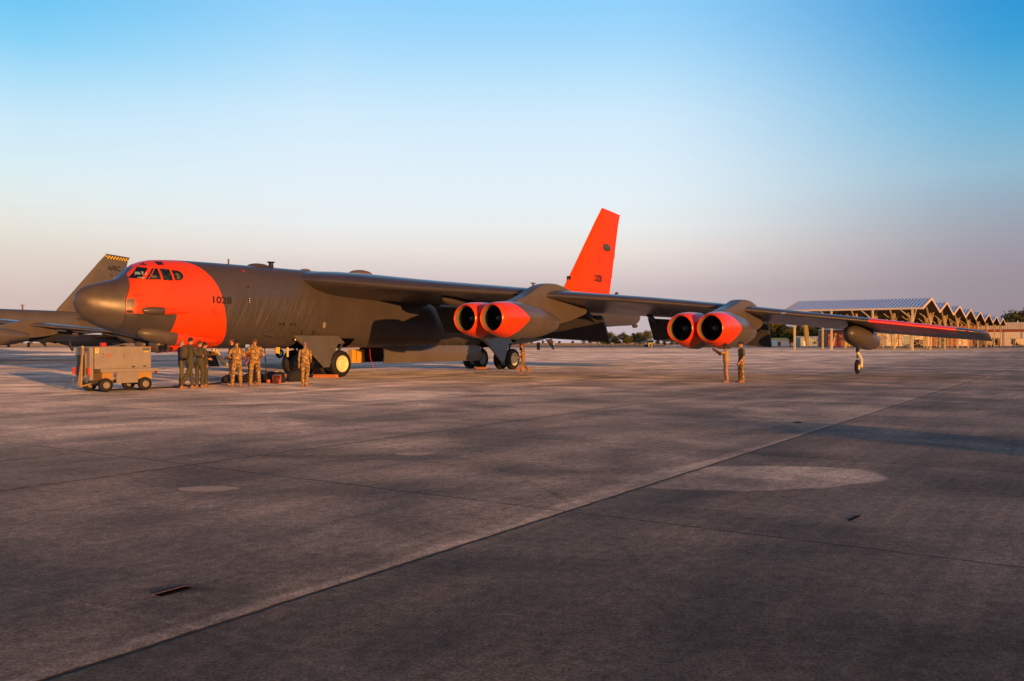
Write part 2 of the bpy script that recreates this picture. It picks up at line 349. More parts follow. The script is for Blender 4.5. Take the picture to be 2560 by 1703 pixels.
#       s     top   bot   halfw  zwide  n
FUS = [(-.10, 3.42, 3.36, .03, 3.39, 2.0), (-.06, 3.60, 3.14, .17, 3.38, 2.0), (.10, 3.80, 2.86, .36, 3.35, 2.0), (.3, 3.93, 2.68, .50, 3.3, 2.05), (.6, 4.04, 2.50, .66, 3.25, 2.1), (1.0, 4.15, 2.34, .84, 3.2, 2.15),
       (1.4, 4.27, 2.21, 1.01, 3.15, 2.2), (1.8, 4.38, 2.09, 1.17, 3.1, 2.2), (2.05, 4.68, 2.02, 1.22, 3.1, 2.2), (2.35, 4.93, 1.95, 1.27, 3.1, 2.2), (2.67, 5.09, 1.89, 1.32, 3.1, 2.25), (3.1, 5.20, 1.80, 1.37, 3.1, 2.3),
       (4.1, 5.28, 1.58, 1.45, 3.1, 2.35), (5.5, 5.31, 1.48, 1.50, 3.1, 2.45), (8, 5.33, 1.45, 1.52, 3.1, 2.5), (12, 5.35, 1.45, 1.52, 3.1, 2.5), (20, 5.42, 1.45, 1.52, 3.1, 2.5), (27, 5.43, 1.45, 1.52, 3.1, 2.5),
       (31, 5.42, 1.62, 1.50, 3.2, 2.45), (36.5, 5.40, 2.33, 1.35, 3.5, 2.35), (42.6, 5.3, 2.93, 1.1, 3.9, 2.2), (46, 5.05, 3.1, .85, 4.0, 2.1), (48.3, 4.6, 3.2, .62, 3.95, 2.1), (49.0, 4.35, 3.4, .42, 3.9, 2.0), (49.2, 4.1, 3.7, .15, 3.9, 2.0)]
def fus_y(s, z):
    top, bot, hw, zw, n = interp(FUS, s); H = (top-zw) if z > zw else (zw-bot)
    t = min(abs(z-zw)/H, 1); return hw*(1-t**n)**(1/n)
def fus_ring(s, N=56, k=0.):
    out = []
    for i in range(N):
        t = 2*math.pi*i/N; z = 3.2; ss = s
        for it in range(4 if k else 1):
            ss = s+k*max(0, z-3.45); top, bot, hw, zw, n = interp(FUS, ss)
            sn, cs = math.sin(t), math.cos(t)
            y = hw*math.copysign(abs(cs)**(2/n), cs); z = zw+((top-zw) if sn > 0 else (zw-bot))*math.copysign(abs(sn)**(2/n), sn)
        out.append((-ss, y, z))
    return out
def le_s(y): return 10.35+.757*(y-1.5)+max(0, 2.4-y)*.32
def chord(y): return (19.65+.5375*(y-1.5))-le_s(y)
LEZ = [(0, 4.78), (1.5, 4.74), (5.15, 4.42), (9.8, 4.10), (14.5, 3.76), (17.8, 3.43), (19.9, 3.2), (23.6, 2.79), (27.1, 2.36), (28.3, 2.2)]
TEZ = [(0, 3.95), (1.5, 3.9), (6, 3.6), (12, 3.2), (18.4, 2.76), (21.4, 2.45), (25, 2.08), (28.3, 1.80)]
def wing_pt(y, xc, up, extra=0):
    c = chord(y); zl = interp(LEZ, y)[0]; zt = interp(TEZ, y)[0]; f = min(max((y-1.2)/2.6, 0), 1); tu = .082-.022*min(y/12, 1)
    if up: off = tu*(3.2*xc**.62*(1-xc)**1.3)+.012*4*xc*(1-xc)
    else: T = .078*(1-f)+.014*f; k = .09*(1-f)+.007*f; off = -T*(1-math.exp(-xc/k))*(1-xc)**.8
    return le_s(y)+xc*c, zl+(zt-zl)*xc+c*off+(extra if up else -extra)
def fus_mat(orange, GREY=GREY):
    g = NG('fuselage_paint'); o = g.obj(); x, y, z = g.sep(o)[:3]; s = g.mth('MULTIPLY', x, -1)
    n = g.noise(o, .7, 5); n2 = g.noise(g.scl(o, (1, 1, .25)), 5, 5)
    f = g.mth('MULTIPLY', g.rng(n, .3, .7, .9, 1.08), g.rng(n2, .3, .7, .95, 1.05)); cc = g.n('ShaderNodeCombineColor'); [g.put(cc.inputs[i], f) for i in range(3)]
    col = g.mix(1., GREY, cc.outputs[0], 'MULTIPLY')
    if orange:
        fc = g.n('ShaderNodeFloatCurve'); cv = fc.mapping.curves[0]
        pts = [(1.2, 5.4), (1.5, 5.85), (1.6, 6.0), (2.01, 5.99), (2.52, 5.91), (3.13, 5.80), (3.95, 5.60), (4.28, 5.46), (4.68, 5.20), (5.04, 4.84), (5.25, 4.3), (5.37, 3.4)]
        P_ = [((a-1)/5, (b-2)/5) for a, b in pts]; cv.points[0].location = P_[0]; cv.points[1].location = P_[-1]
        for p in P_[1:-1]: cv.points.new(*p)
        fc.mapping.update(); g.put(fc.inputs['Value'], g.rng(z, 1, 6)); edge = g.rng(fc.outputs[0], 0, 1, 2, 7)
        m = g.rng(s, edge, g.mth('ADD', edge, .012), 1, 0)
        # bare grey lower nose
        low = g.mth('MULTIPLY', g.rng(z, 2.905, 2.895), g.rng(s, g.mth('ADD', 3.25, g.mth('MULTIPLY', g.mth('SUBTRACT', z, 1.5), .18)), g.mth('ADD', 3.262, g.mth('MULTIPLY', g.mth('SUBTRACT', z, 1.5), .18)), 1, 0))
        hole = g.mth('MULTIPLY', g.mth('MULTIPLY', g.rng(z, 3.50, 3.49), g.rng(z, 3.12, 3.13)), g.rng(s, 1.46, 1.45))
        m = g.mth('MULTIPLY', m, g.mth('SUBTRACT', 1, g.mth('MAXIMUM', low, hole)))
        oc = g.mix(g.rng(n, .3, .7), ORANGE, (.84, .068, .002)); col = g.mix(m, col, oc)
    # panel seams
    def seam(v, g0, sp, w):
        t = g.mth('DIVIDE', g.mth('SUBTRACT', v, g0), sp); return g.rng(g.mth('MULTIPLY', g.mth('ABSOLUTE', g.mth('SUBTRACT', g.mth('FRACT', g.mth('ADD', t, 100.5)), .5)), sp), w, w*2, 1, 0)
    se = g.mth('MAXIMUM', seam(s, 1.9, 2.35, .006), seam(z, 2.95, .98, .005)); col = g.mix(g.mth('MULTIPLY', se, .5), col, (.03, .03, .03))
    # slack skin between frames: diagonal ripples
    wv = g.n('ShaderNodeCombineXYZ'); g.put(wv.inputs[0], g.mth('ADD', s, g.mth('MULTIPLY', z, -.42))); g.put(wv.inputs[1], g.mth('MULTIPLY', z, .16))
    rp = g.noise(wv.outputs[0], 3.4, 3, .5, .35)
    msk = g.mth('MULTIPLY', g.mth('MULTIPLY', g.rng(s, 4.6, 6.6), g.rng(s, 12.5, 10.5)), g.mth('MULTIPLY', g.rng(z, 1.9, 2.6), g.rng(z, 4.35, 3.7)))
    h = g.mth('ADD', g.mth('MULTIPLY', g.mth('MULTIPLY', rp, msk), 1.), g.mth('MULTIPLY', n2, .05)); g.bump(h, .8, .12)
    return g.base(col, g.rng(n, .3, .7, .27, .40), 0, .6)
def wing_mat(orange, GREY=GREY):
    g = NG('wing_paint'); o = g.obj(); x, y, z = g.sep(o)[:3]; s = g.mth('MULTIPLY', x, -1); ay = g.mth('ABSOLUTE', y)
    n = g.noise(o, .7, 5); f = g.rng(n, .3, .7, .9, 1.1); cc = g.n('ShaderNodeCombineColor'); [g.put(cc.inputs[i], f) for i in range(3)]
    col = g.mix(1., GREY, cc.outputs[0], 'MULTIPLY')
    if orange:
        le = g.mth('ADD', g.mth('MULTIPLY', ay, .757), 9.2145); ch = g.mth('ADD', g.mth('MULTIPLY', ay, -.2195), 9.629)
        fr = g.mth('DIVIDE', g.mth('SUBTRACT', s, le), ch)
        lim = g.mth('SUBTRACT', .68, g.mth('MULTIPLY', g.rng(ay, 25.6, 27.1), .35))
        m = g.mth('MULTIPLY', g.mth('MULTIPLY', g.rng(ay, 23.55, 23.56), g.rng(ay, 27.11, 27.10)), g.rng(fr, lim, g.mth('ADD', lim, .01), 1, 0)); col = g.mix(m, col, (.90, .03, .012))
    def seam(v, g0, sp, w):
        t = g.mth('DIVIDE', g.mth('SUBTRACT', v, g0), sp); return g.rng(g.mth('MULTIPLY', g.mth('ABSOLUTE', g.mth('SUBTRACT', g.mth('FRACT', g.mth('ADD', t, 100.5)), .5)), sp), w, w*2, 1, 0)
    col = g.mix(g.mth('MULTIPLY', seam(y, .3, 1.37, .008), .35), col, (.03, .03, .03))
    return g.base(col, g.rng(n, .3, .7, .24, .34), 0, .75)
def nac_mat(orange, s0, zc):
    g = NG('nacelle_paint'); o = g.obj(); x, y, z = g.sep(o)[:3]; s = g.mth('MULTIPLY', x, -1)
    n = g.noise(o, 1.2, 5); col = g.mix(g.rng(n, .3, .7), (.10, .088, .078), (.12, .104, .090))
    if orange:
        dz = g.mth('ABSOLUTE', g.mth('DIVIDE', g.mth('SUBTRACT', z, zc), .76)); e = g.mth('ADD', s0+1.02, g.mth('MULTIPLY', g.mth('SUBTRACT', 1, g.mth('MINIMUM', dz, 1)), .95))
        m = g.mth('MULTIPLY', g.rng(s, e, g.mth('ADD', e, .012), 1, 0), 1); col = g.mix(m, col, g.mix(g.rng(n, .3, .7), ORANGE, (.84, .070, .002)))
    for q in (1.94, 3.35): col = g.mix(g.rng(g.mth('ABSOLUTE', g.mth('SUBTRACT', s, s0+q)), .010, .022, .7, 0), col, (.02, .02, .02))
    col = g.mix(g.mth('MULTIPLY', g.rng(g.mth('ABSOLUTE', g.mth('SUBTRACT', z, zc-.22)), .006, .014, .5, 0), g.rng(s, s0+1.9, s0+1.95)), col, (.03, .03, .03))
    return g.base(col, .28, 0, .6)

def make_bomber(loc, rz, label, orange, tail_code):
    root = empty('bomber_plane', loc, rz, label, 'airplane')
    G_ = GREY if orange else (.105, .095, .085)
    FM, WM = fus_mat(orange, G_), wing_mat(orange, G_)
    gm, dk = (M['grey'] if orange else M['grey2']), M['dkgrey']
    # -- fuselage with windows and marks
    ss = [1.45, 1.62, 1.8, 1.95, 2.1, 2.25, 2.4, 2.6, 2.8, 3.1, 3.5, 4.1, 4.8, 5.5, 6.5, 8, 10, 12, 15, 18, 20, 23, 26, 28, 29.5, 31, 33, 35, 37, 39, 41, 43, 45, 46.5, 47.5, 48.3, 48.8, 49.05, 49.2]
    ks = {1.45: .50, 1.62: .34, 1.8: .25, 1.95: .18, 2.1: .10, 2.25: .04}
    b = MB().loft([fus_ring(s, 56, ks.get(s, 0)) for s in ss]); fus = b.build('fuselage', FM, root)
    rad = MB().loft([fus_ring(s, 56, k) for s, k in ((-.10, 0), (-.085, 0), (-.06, 0), (0, 0), (.10, 0), (.22, .02), (.4, .08), (.7, .2), (1.0, .32), (1.25, .43), (1.43, .50))]).build('radome', M['radome'], root)
    # dark joint ring
    def conf(poly, name, mat, parent, off=.012, side=1, cell=.12, thick=0):
        bm = bmesh.new(); vs = [bm.verts.new((a, c, 0)) for a, c in poly]; bm.faces.new(vs)
        xs = [a for a, c in poly]; zs = [c for a, c in poly]
        t = min(xs)+cell
        while t < max(xs): bmesh.ops.bisect_plane(bm, geom=bm.verts[:]+bm.edges[:]+bm.faces[:], plane_co=(t, 0, 0), plane_no=(1, 0, 0)); t += cell
        t = min(zs)+cell
        while t < max(zs): bmesh.ops.bisect_plane(bm, geom=bm.verts[:]+bm.edges[:]+bm.faces[:], plane_co=(0, t, 0), plane_no=(0, 1, 0)); t += cell
        for v in bm.verts:
            s_, z_ = v.co.x, v.co.y; y = fus_y(s_, z_); e = .02
            ny = Vector((-(fus_y(s_+e, z_)-fus_y(s_-e, z_))/(2*e)*-1, 1, -(fus_y(s_, z_+e)-fus_y(s_, z_-e))/(2*e))); ny.x = (fus_y(s_+e, z_)-fus_y(s_-e, z_))/(2*e); ny.normalize()
            v.co = Vector((-s_, y, z_))+ny*off
            if side < 0: v.co.y *= -1
        if side < 0: bmesh.ops.reverse_faces(bm, faces=bm.faces[:])
        me = bpy.data.meshes.new(name); bm.to_mesh(me); bm.free(); me.materials.append(mat); me.polygons.foreach_set('use_smooth', [True]*len(me.polygons))
        ob = bpy.data.objects.new(name, me); COL.objects.link(ob); ob.parent = parent; return ob
    def circ(s, z, r, rz=None, n=14): return [(s+r*math.cos(2*math.pi*i/n), z+(rz or r)*math.sin(2*math.pi*i/n)) for i in range(n)]
    WIN = [[(1.88, 4.37), (2.14, 4.32), (2.57, 4.79), (2.30, 4.83)],
           [(2.32, 4.31), (2.91, 4.34), (2.91, 4.79), (2.73, 4.78)],
           [(3.03, 4.32), (3.41, 4.32), (3.40, 4.78), (3.02, 4.79)],
           [(3.54, 4.34), (3.74, 4.35), (3.88, 4.43), (3.93, 4.53), (3.91, 4.66), (3.80, 4.74), (3.51, 4.76)]]
    TOPW = [[(2.45, 4.94), (2.64, 4.91), (2.62, 5.03)], [(3.05, 4.95), (3.32, 4.98), (3.32, 5.12), (3.04, 5.10)]]
    for side in (1, -1):
        for w in WIN: 
            wo = conf(w, 'window', M['glass'], fus, .010, side)
            mf = MB()
            pts = []
            for i in range(len(w)):
                a, c = w[i], w[(i+1) % len(w)]
                for t in range(4):
                    s_, z_ = a[0]+(c[0]-a[0])*t/4, a[1]+(c[1]-a[1])*t/4; pts.append((-s_, side*(fus_y(s_, z_)+.012), z_))
            pts.append(pts[0]); mf.tube(pts, .014, 6, cap=False).build('window_frame', M['black'], wo)
        for w in TOPW: conf(w, 'window', M['glass'], fus, .010, side)
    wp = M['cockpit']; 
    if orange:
        for q in ([(2.06, 4.50), (2.13, 4.61), (2.24, 4.60), (2.22, 4.49)], [(2.29, 4.63), (2.36, 4.63), (2.32, 4.49), (2.27, 4.49)], [(2.05, 4.36), (2.16, 4.40), (2.32, 4.36), (2.25, 4.32), (2.12, 4.335)], [(2.40, 4.56), (2.47, 4.62), (2.41, 4.49), (2.36, 4.49)], [(2.36, 4.36), (2.40, 4.36), (2.42, 4.44)]): conf(q, 'painted_cockpit_view', wp, fus, .014)  # far windows seen through the cockpit, painted as bright patches on the glass
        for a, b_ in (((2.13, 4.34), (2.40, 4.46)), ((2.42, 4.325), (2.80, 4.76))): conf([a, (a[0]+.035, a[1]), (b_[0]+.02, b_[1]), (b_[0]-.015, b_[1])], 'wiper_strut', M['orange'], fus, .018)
        conf([(3.60, 4.38), (3.72, 4.37), (3.80, 4.46), (3.76, 4.60), (3.68, 4.66), (3.60, 4.60), (3.64, 4.50)], 'painted_cockpit_view', M['seat'], fus, .014)  # seat seen through the pane, painted on the glass
        conf([(2.55, 4.36), (2.78, 4.36), (2.74, 4.50), (2.60, 4.48)], 'painted_cockpit_view', M['seat'], fus, .014)
    # windshield panes over the nose
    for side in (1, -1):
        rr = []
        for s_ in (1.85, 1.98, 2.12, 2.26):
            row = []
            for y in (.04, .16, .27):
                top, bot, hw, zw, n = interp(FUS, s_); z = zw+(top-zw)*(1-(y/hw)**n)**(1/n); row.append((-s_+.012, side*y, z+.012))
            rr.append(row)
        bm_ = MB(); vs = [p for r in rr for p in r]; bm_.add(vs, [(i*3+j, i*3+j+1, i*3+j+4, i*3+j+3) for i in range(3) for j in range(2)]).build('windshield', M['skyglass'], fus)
    def fus_text(txt, s0, s1, z0, z1, mat, name='serial_number', sk=0, side=1):
        def f(u, v):
            s_, z_ = s0+(s1-s0)*u, z0+(z1-z0)*v+sk*u; return Vector((-s_, (fus_y(s_, z_)+.012), z_))
        return text_obj(name, txt, mat, fus, f)
    # text reads left to right as the nose points left
    if orange:
        fus_text('1028', 5.19, 6.16, 3.42, 3.74, M['ink'])
        fus_text('RESCUE HERE', 1.72, 2.07, 3.60, 3.68, M['red'], 'stencil'); fus_text('RESCUE', 1.8, 2.03, 3.38, 3.43, M['red'], 'stencil')
        fus_text('AIRCRAFT ACCESS', 3.0, 3.3, 2.80, 2.83, M['ink'], 'stencil')
        for s_ in (8.88, 9.10, 9.56, 9.79): conf(circ(s_, 2.59, .062), 'vent_hole', M['black'], fus, .014)
        for s_ in (8.88, 9.10, 9.56, 9.79): conf(circ(s_, 2.42, .018, n=8), 'vent_hole', M['black'], fus, .014)
        conf(circ(11.65, 2.59, .10, .16), 'access_panel', M['cart'], fus, .014)
        for s_, z_ in ((5.27, 3.07),): 
            conf(circ(s_, z_, .12), 'emblem', M['red'], fus, .012); conf(circ(s_, z_, .095), 'emblem', M['orange'], fus, .015)
        for s_ in (10.29, 11.04): conf([(s_-.03, 2.2), (s_+.03, 2.2), (s_+.03, 2.36), (s_-.03, 2.36)], 'arrow_mark', M['ink'], fus, .013); conf([(s_-.07, 2.2), (s_, 2.10), (s_+.07, 2.2)], 'arrow_mark', M['ink'], fus, .013)
        conf(circ(7.12, 3.62, .075, .17), 'intake_vent', M['black'], fus, .012); conf(circ(7.12, 3.62, .06, .15), 'intake_vent', M['grey'], fus, .015)
        for dz in (-.09, 0, .09): conf(circ(7.12, 3.62+dz, .022, n=8), 'vent_light', M['white'], fus, .018)
        conf([(7.0, 4.22), (7.16, 4.19), (7.16, 4.27)], 'probe', M['ink'], fus, .03)
        conf([(7.08, 5.02), (7.16, 4.91), (7.24, 4.90), (7.22, 4.99)], 'red_mark', M['red'], fus, .012)
        conf([(1.47, 2.92), (1.69, 2.91), (1.69, 3.02), (1.47, 3.03)], 'slot', M['black'], fus, .01)
        conf([(1.46, 3.13), (1.71, 3.13), (1.76, 3.47), (1.49, 3.48)], 'access_panel', M['grey'], fus, .02)
        # wedge air scoop
        y = fus_y(8.4, 2.1)
        MB().add([(-7.75, fus_y(7.75, 2.14)+.0, 2.14), (-8.53, fus_y(8.5,2.3)-.02, 2.32), (-8.57, fus_y(8.5,1.98)-.02, 1.94), (-8.53, fus_y(8.5,2.3)+.13, 2.28), (-8.57, fus_y(8.5,1.98)+.15, 1.98)], [(0, 1, 3), (0, 3, 4), (0, 4, 2), (1, 2, 4, 3), (0, 2, 1)]).build('air_scoop', [M['grey']], fus, smooth=False)
        # drag probes
        for s_, z_ in ((3.9, 2.50), (3.85, 2.03)): MB().bar((-s_, fus_y(s_, z_), z_), (-s_-.1, fus_y(s_, z_)+.1, z_+.03), .03).build('probe', M['dkgrey'], fus)
    # side sensor pods, chin turrets
    for side in (1, -1):
        MB().lathe((-2.02, side*1.2, 3.02), (-1, side*.15, 0), [(0, .02), (.04, .09), (.15, .135), (.4, .165), (.9, .16), (.92, .15)], 18).lathe((-2.90, side*1.33, 3.01), (-1, side*.1, 0), [(0, .15), (.3, .13), (1.2, .03)], 18, 1).build('side_fairing', [M['radome'], M['orange'] if orange else M['grey']], root)
        cx = -2.75; cy = side*.52
        MB().lathe((-2.05, side*.80, 2.16), (-1, side*.04, -.14), [(0, .02), (.08, .13), (.35, .26), (.8, .34), (1.66, .34)], 20, cap=False).lathe((-3.69, side*.86, 1.93), (-1, side*.06, -.06), [(0, .34), (.5, .31), (1.4, .20), (2.2, .04)], 20, 1, cap=False).build('chin_fairing', [M['radome'], M['orange'] if orange else M['grey']], root)
        MB().ell((-3.22, side*.5, 1.66), .38, .37, .38, 22, 14).lathe((-3.22, side*.5, 1.66), (-1, 0, .0), [(0, .35), (.35, .35)], 22).lathe((-3.57, side*.5, 1.66), (-1, 0, .0), [(0, .35), (.5, .31), (1.3, .1)], 22, 1).build('camera_turret', [M['radome'], M['orange'] if orange else M['grey']], root)
    # antennas and domes on the spine
    for s_, h, r_ in ((7.14, .24, .04),): MB().tube([(-s_, 0, 5.3), (-s_, 0, 5.33+h)], r_, 10).build('antenna', M['chockbrown'], root)
    MB().ell((-8.75, .1, 5.34), .55, .4, .14).build('dome', M['grey'], root)
    MB().lathe((-9.6, 0, 5.3), (0, 0, 1), [(0, .16), (.1, .12), (.26, .11), (.3, .19), (.33, .19)], 16).build('antenna', M['black'], root)
    MB().ell((-11.7, .1, 5.36), .3, .2, .07).build('dome', M['chockbrown'], root)
    MB().ell((-15.6, .1, 5.38), .8, .5, .26).build('dome', M['chockbrown'], root)
    MB().tube([(-32.85, 0, 5.35), (-32.85, 0, 5.95)], .09, 8).box(-33.05, -32.65, -.1, .1, 5.88, 5.94).build('antenna', M['chockbrown'], root)
    # -- wings
    ys = [.6, 1.5, 3, 5, 7, 9, 10.4, 12, 14, 16, 18.3, 20, 22, 23.56, 25, 26.2, 27.1, 27.7, 28.05, 28.2, 28.28, 28.32]
    xcs = [0, .0015, .004, .008, .014, .025, .05, .09, .14, .2, .3, .42, .55, .7, .85, 1.0]
    for side in (1, -1):
        rings = []
        for y in ys:
            k = 1. if y <= 28.0 else math.sqrt(max(0., 1-((y-28.0)/.33)**2)); up = []; lo = []
            for xc in xcs:
                x2 = xc if y <= 28.0 else .5*(1-k)*.5+xc*(1-(1-k)*.35)
                su, zu = wing_pt(y, min(xc, 1), True); sl, zl = wing_pt(y, min(xc, 1), False)
                s2 = le_s(y)+x2*chord(y); zm = (zu+zl)/2
                up.append((-s2, side*y, zm+(zu-zm)*k)); lo.append((-s2, side*y, zm+(zl-zm)*k-.002))
            rings.append(up+lo[::-1][:-1][0:] )
        wing = MB().loft(rings).build('wing', WM, root, angle=50)
        # small nav light and tip fairing
        if orange: 
            zt = interp(LEZ, 27.3)[0]; MB().ell((-le_s(27.6)+.02, side*27.6, interp(LEZ, 27.6)[0]), .05, .08, .05, 8, 6).build('navigation_light', M['red'], wing)
        yl = 20.1; MB().box(-le_s(yl)-.2, -le_s(yl)+.02, side*yl-.18, side*yl+.18, interp(LEZ, yl)[0]-.05, interp(LEZ, yl)[0]+.05).build('landing_light', M['steel'], wing)
        # flaps let down
        for y0, y1 in ((1.75, 10.05), (12.3, 18.0)):
            rr = []
            for y in (y0, (y0*2+y1)/3, (y0+2*y1)/3, y1):
                ts = le_s(y)+chord(y)+.10; tz = interp(TEZ, y)[0]-.10; c = 1.75 if y1 < 11 else 1.45; dx, dz = .55, -.84
                row = [(-(ts+dx*c*a+.25*t), side*y, tz+dz*c*a+.16*t) for a, t in ((0, 0), (.05, .35), (.25, .6), (.6, .5), (1, .04), (1, -.02), (.5, 0), (.2, 0))]
                rr.append(row)
            MB().loft(rr).build('flap', [M['flap']], root)
            for y in (y0+.4, (y0+y1)/2, y1-.4):
                ts = le_s(y)+chord(y); tz = interp(TEZ, y)[0]
                MB().bar((-ts+.9, side*y, tz+.1), (-ts-.5, side*y, tz-.45), .14, .2).build('flap_track', [M['dkgrey']], root)
        # flap drive fairings (canoe bodies) on the under surface
        y = 5.6; s_, z_ = wing_pt(y, .42, False)
        MB().lathe((-s_+1.2, side*y, z_-.02), (-1, 0, -.10), [(0, .02), (.1, .16), (.5, .26), (1.2, .26), (2.6, .18), (4.6, .05)], 16).build('flap_fairing', [M['grey']], root)
        # -- engine pods
        for (yo, yi, so, zc, yp, pyl) in ((11.3, 9.85, 12.1, 2.80, 10.5, [(14.0, 3.35), (14.38, 3.56), (15.74, 3.95), (16.7, 4.42), (17.4, 4.62), (18.3, 4.66), (19.4, 4.50), (20.6, 4.1), (21.3, 3.55), (21.49, 3.26), (20.5, 3.0), (19.4, 2.75), (17.6, 2.5), (15.0, 2.6)]),
                                          (19.0, 17.6, 17.75, 2.36, 18.3, [(19.4, 2.95), (20.14, 3.12), (21.58, 3.42), (22.5, 3.68), (23.1, 3.86), (24.2, 3.84), (25.2, 3.6), (25.7, 3.2), (26.04, 2.65), (25.8, 2.5), (24.85, 2.3), (23, 2.1), (20.6, 2.2)])):
            pod = MB()
            for _ in range(2): pyl = [q for a, b_ in zip(pyl, pyl[1:]+pyl[:1]) for q in ((a[0]*.8+b_[0]*.2, a[1]*.8+b_[1]*.2), (a[0]*.2+b_[0]*.8, a[1]*.2+b_[1]*.8))]
            n = len(pyl); cxp = sum(p[0] for p in pyl)/n; czp = sum(p[1] for p in pyl)/n
            rr = []
            for yy, k in ((-.30, .80), (-.24, .93), (-.12, 1.), (.12, 1.), (.24, .93), (.30, .80)):
                rr.append([(-(cxp+(a-cxp)*(.94+.06*k)), side*(yp+yy), czp+(c-czp)*(.85+.15*k)) for a, c in pyl])
            pylon = pod.loft(rr).build('engine_pod', [M['pod']], root, angle=45)
            nmat = nac_mat(orange, so, zc)
            # shared lower body between the two nacelles
            MB().ell((-(so+3.3), side*yp, zc-.12), 1.9, 1.1, .62, 24, 14).build('pod_body', [M['pod']], pylon)
            for yn in (yo, yi):
                ds = 0.; nb = MB(); N_ = 36
                prof = [(.9, .50, 0), (.55, .51, 0), (.2, .535, 0), (.05, .56, 0), (-.0, .59, 0), (.04, .63, 0.), (.15, .665, .02), (.4, .71, .06), (.8, .745, .12), (1.3, .765, .18), (1.93, .762, .22), (1.95, .74, .22), (1.96, .69, .22), (2.02, .685, .22), (2.6, .68, .24), (3.3, .65, .24), (4.0, .57, .2), (4.6, .47, .14), (5.1, .36, .06), (5.2, .30, 0)]
                rings = []
                for a, r_, low in prof:
                    cz = zc-.0 if a < 2.5 else zc-.05*(a-2.5); q = []
                    for i in range(N_):
                        t = 2*math.pi*i/N_; rz_ = r_*(1+low*1.1*max(0, -math.sin(t))); q.append((-(so+a), side*yn+r_*math.cos(t), cz+rz_*math.sin(t)))
                    rings.append(q)
                nb.loft(rings, cap=False); nb.add([], []); nb.lathe((-(so+5.2), side*yn, zc-.135), (-1, 0, 0), [(0, .30), (.01, .01)], N_)
                nac = nb.build('nacelle', nmat, pylon, fix=False)
                me = nac.data; bm = bmesh.new(); bm.from_mesh(me); bmesh.ops.remove_doubles(bm, verts=bm.verts[:], dist=.001); bmesh.ops.recalc_face_normals(bm, faces=bm.faces[:]); bm.to_mesh(me); bm.free()
                # duct lining, grey lip, deeper part blackened as painted shade; fan and spinner
                MB().lathe((-(so+.07), side*yn, zc), (-1, 0, 0), [(0, .548), (.1, .535), (.2, .525)], 36, cap=False).lathe((-(so+.27), side*yn, zc), (-1, 0, 0), [(0, .525), (.4, .497), (.62, .49)], 36, 1, cap=False).build('intake_duct', [M['duct'], M['black']], pylon)
                fb = MB(); fb.lathe((-(so+.86), side*yn, zc), (-1, 0, 0), [(0, .50), (.02, .50)], 36, 0)
                fb.build('fan_disc', [M['black']], pylon)
                fb = MB()
                for i in range(28):
                    t = 2*math.pi*i/28; c, s1 = math.cos(t), math.sin(t); c2, s2 = math.cos(t+.15), math.sin(t+.15); x0 = -(so+.74)
                    fb.add([(x0, side*yn+.15*c, zc+.15*s1), (x0-.08, side*yn+.15*c2, zc+.15*s2), (x0-.10, side*yn+.485*c2, zc+.485*s2), (x0, side*yn+.485*c, zc+.485*s1)], [(0, 1, 2, 3)])
                fb.build('fan_blades', [M['fan']], pylon, smooth=False, fix=False)
                MB().lathe((-(so+.42), side*yn, zc), (-1, 0, 0), [(0, .005), (.03, .05), (.12, .10), (.3, .15), (.4, .16)], 20).build('spinner', [M['spinner']], pylon)
        # -- drop tank and outrigger gear
        yt = 22.5 if orange else 22.5; c0 = (-27.0, side*22.6, 2.22)
        if orange: tp = [(0, .02), (.05, .14), (.2, .27), (.5, .39), (1.1, .50), (2, .56), (3.2, .57), (4.5, .52), (5.6, .40), (6.4, .24), (6.9, .05)]; ca = (-1, 0, -.085)
        else: tp = [(0, .02), (.15, .16), (.5, .32), (1.3, .5), (2.6, .58), (4, .58), (5.6, .45), (7, .2), (7.8, .03)]; ca = (-1, 0, 0); c0 = (-23.6, side*22.3, 1.9)
        tank = MB().lathe(c0, ca, tp, 28).build('drop_tank', [M['radome']], root)
        pts = [(27.8, 2.5), (28.5, 2.8), (30.6, 2.72), (32.6, 2.55), (33.9, 2.2), (33, 1.9), (30, 2.0)]
        MB().loft([[(-(29.3+(a-29.3)*k), side*(22.5+yy), c) for a, c in pts] for yy, k in ((-.2, .85), (-.1, 1), (.1, 1), (.2, .85))]).build('tank_pylon', [M['radome']], tank)
        gy = 21.95 if side > 0 else 23.6; gz = 0 if side > 0 else .42
        if not orange: gy = 21.95; gz = .0
        gs = 31.9 if side > 0 or not orange else 30.4
        gear = MB().tube([(-gs, side*gy, gz+1.2), (-gs, side*gy, gz+2.6)], .085, 12).tube([(-gs-.35, side*gy, gz+1.35), (-gs-.35, side*gy, gz+2.6)], .06, 10).tube([(-gs+.03, side*gy, gz+.85), (-gs+.03, side*gy, gz+1.5)], .05, 10).build('outrigger_gear', [M['dkgrey']], root)
        MB().tube([(-gs+.05, side*gy, gz+1.18), (-gs-.02, side*(gy+.10), gz+1.02), (-gs-.02, side*(gy+.21), gz+.8), (-gs, side*(gy+.21), gz+.41)], [.09, .07, .06, .08], 10).tube([(-gs, side*(gy+.25), gz+.41), (-gs, side*gy, gz+.41)], .07, 10).build('wheel_fork', [M['rim']], gear)
        MB().lathe((-gs, side*gy-.1, gz+.4), (0, 1, 0), [(0, .2), (0, .3), (.03, .38), (.1, .40), (.17, .38), (.2, .3), (.2, .2)], 28, cap=False).build('tyre', [M['tyre']], gear)
        MB().lathe((-gs, side*gy-.09, gz+.4), (0, 1, 0), [(0, .01), (.03, .12), (.0, .19), (.18, .19), (.15, .12), (.18, .01)], 24).build('rim', [M['rim']], gear)
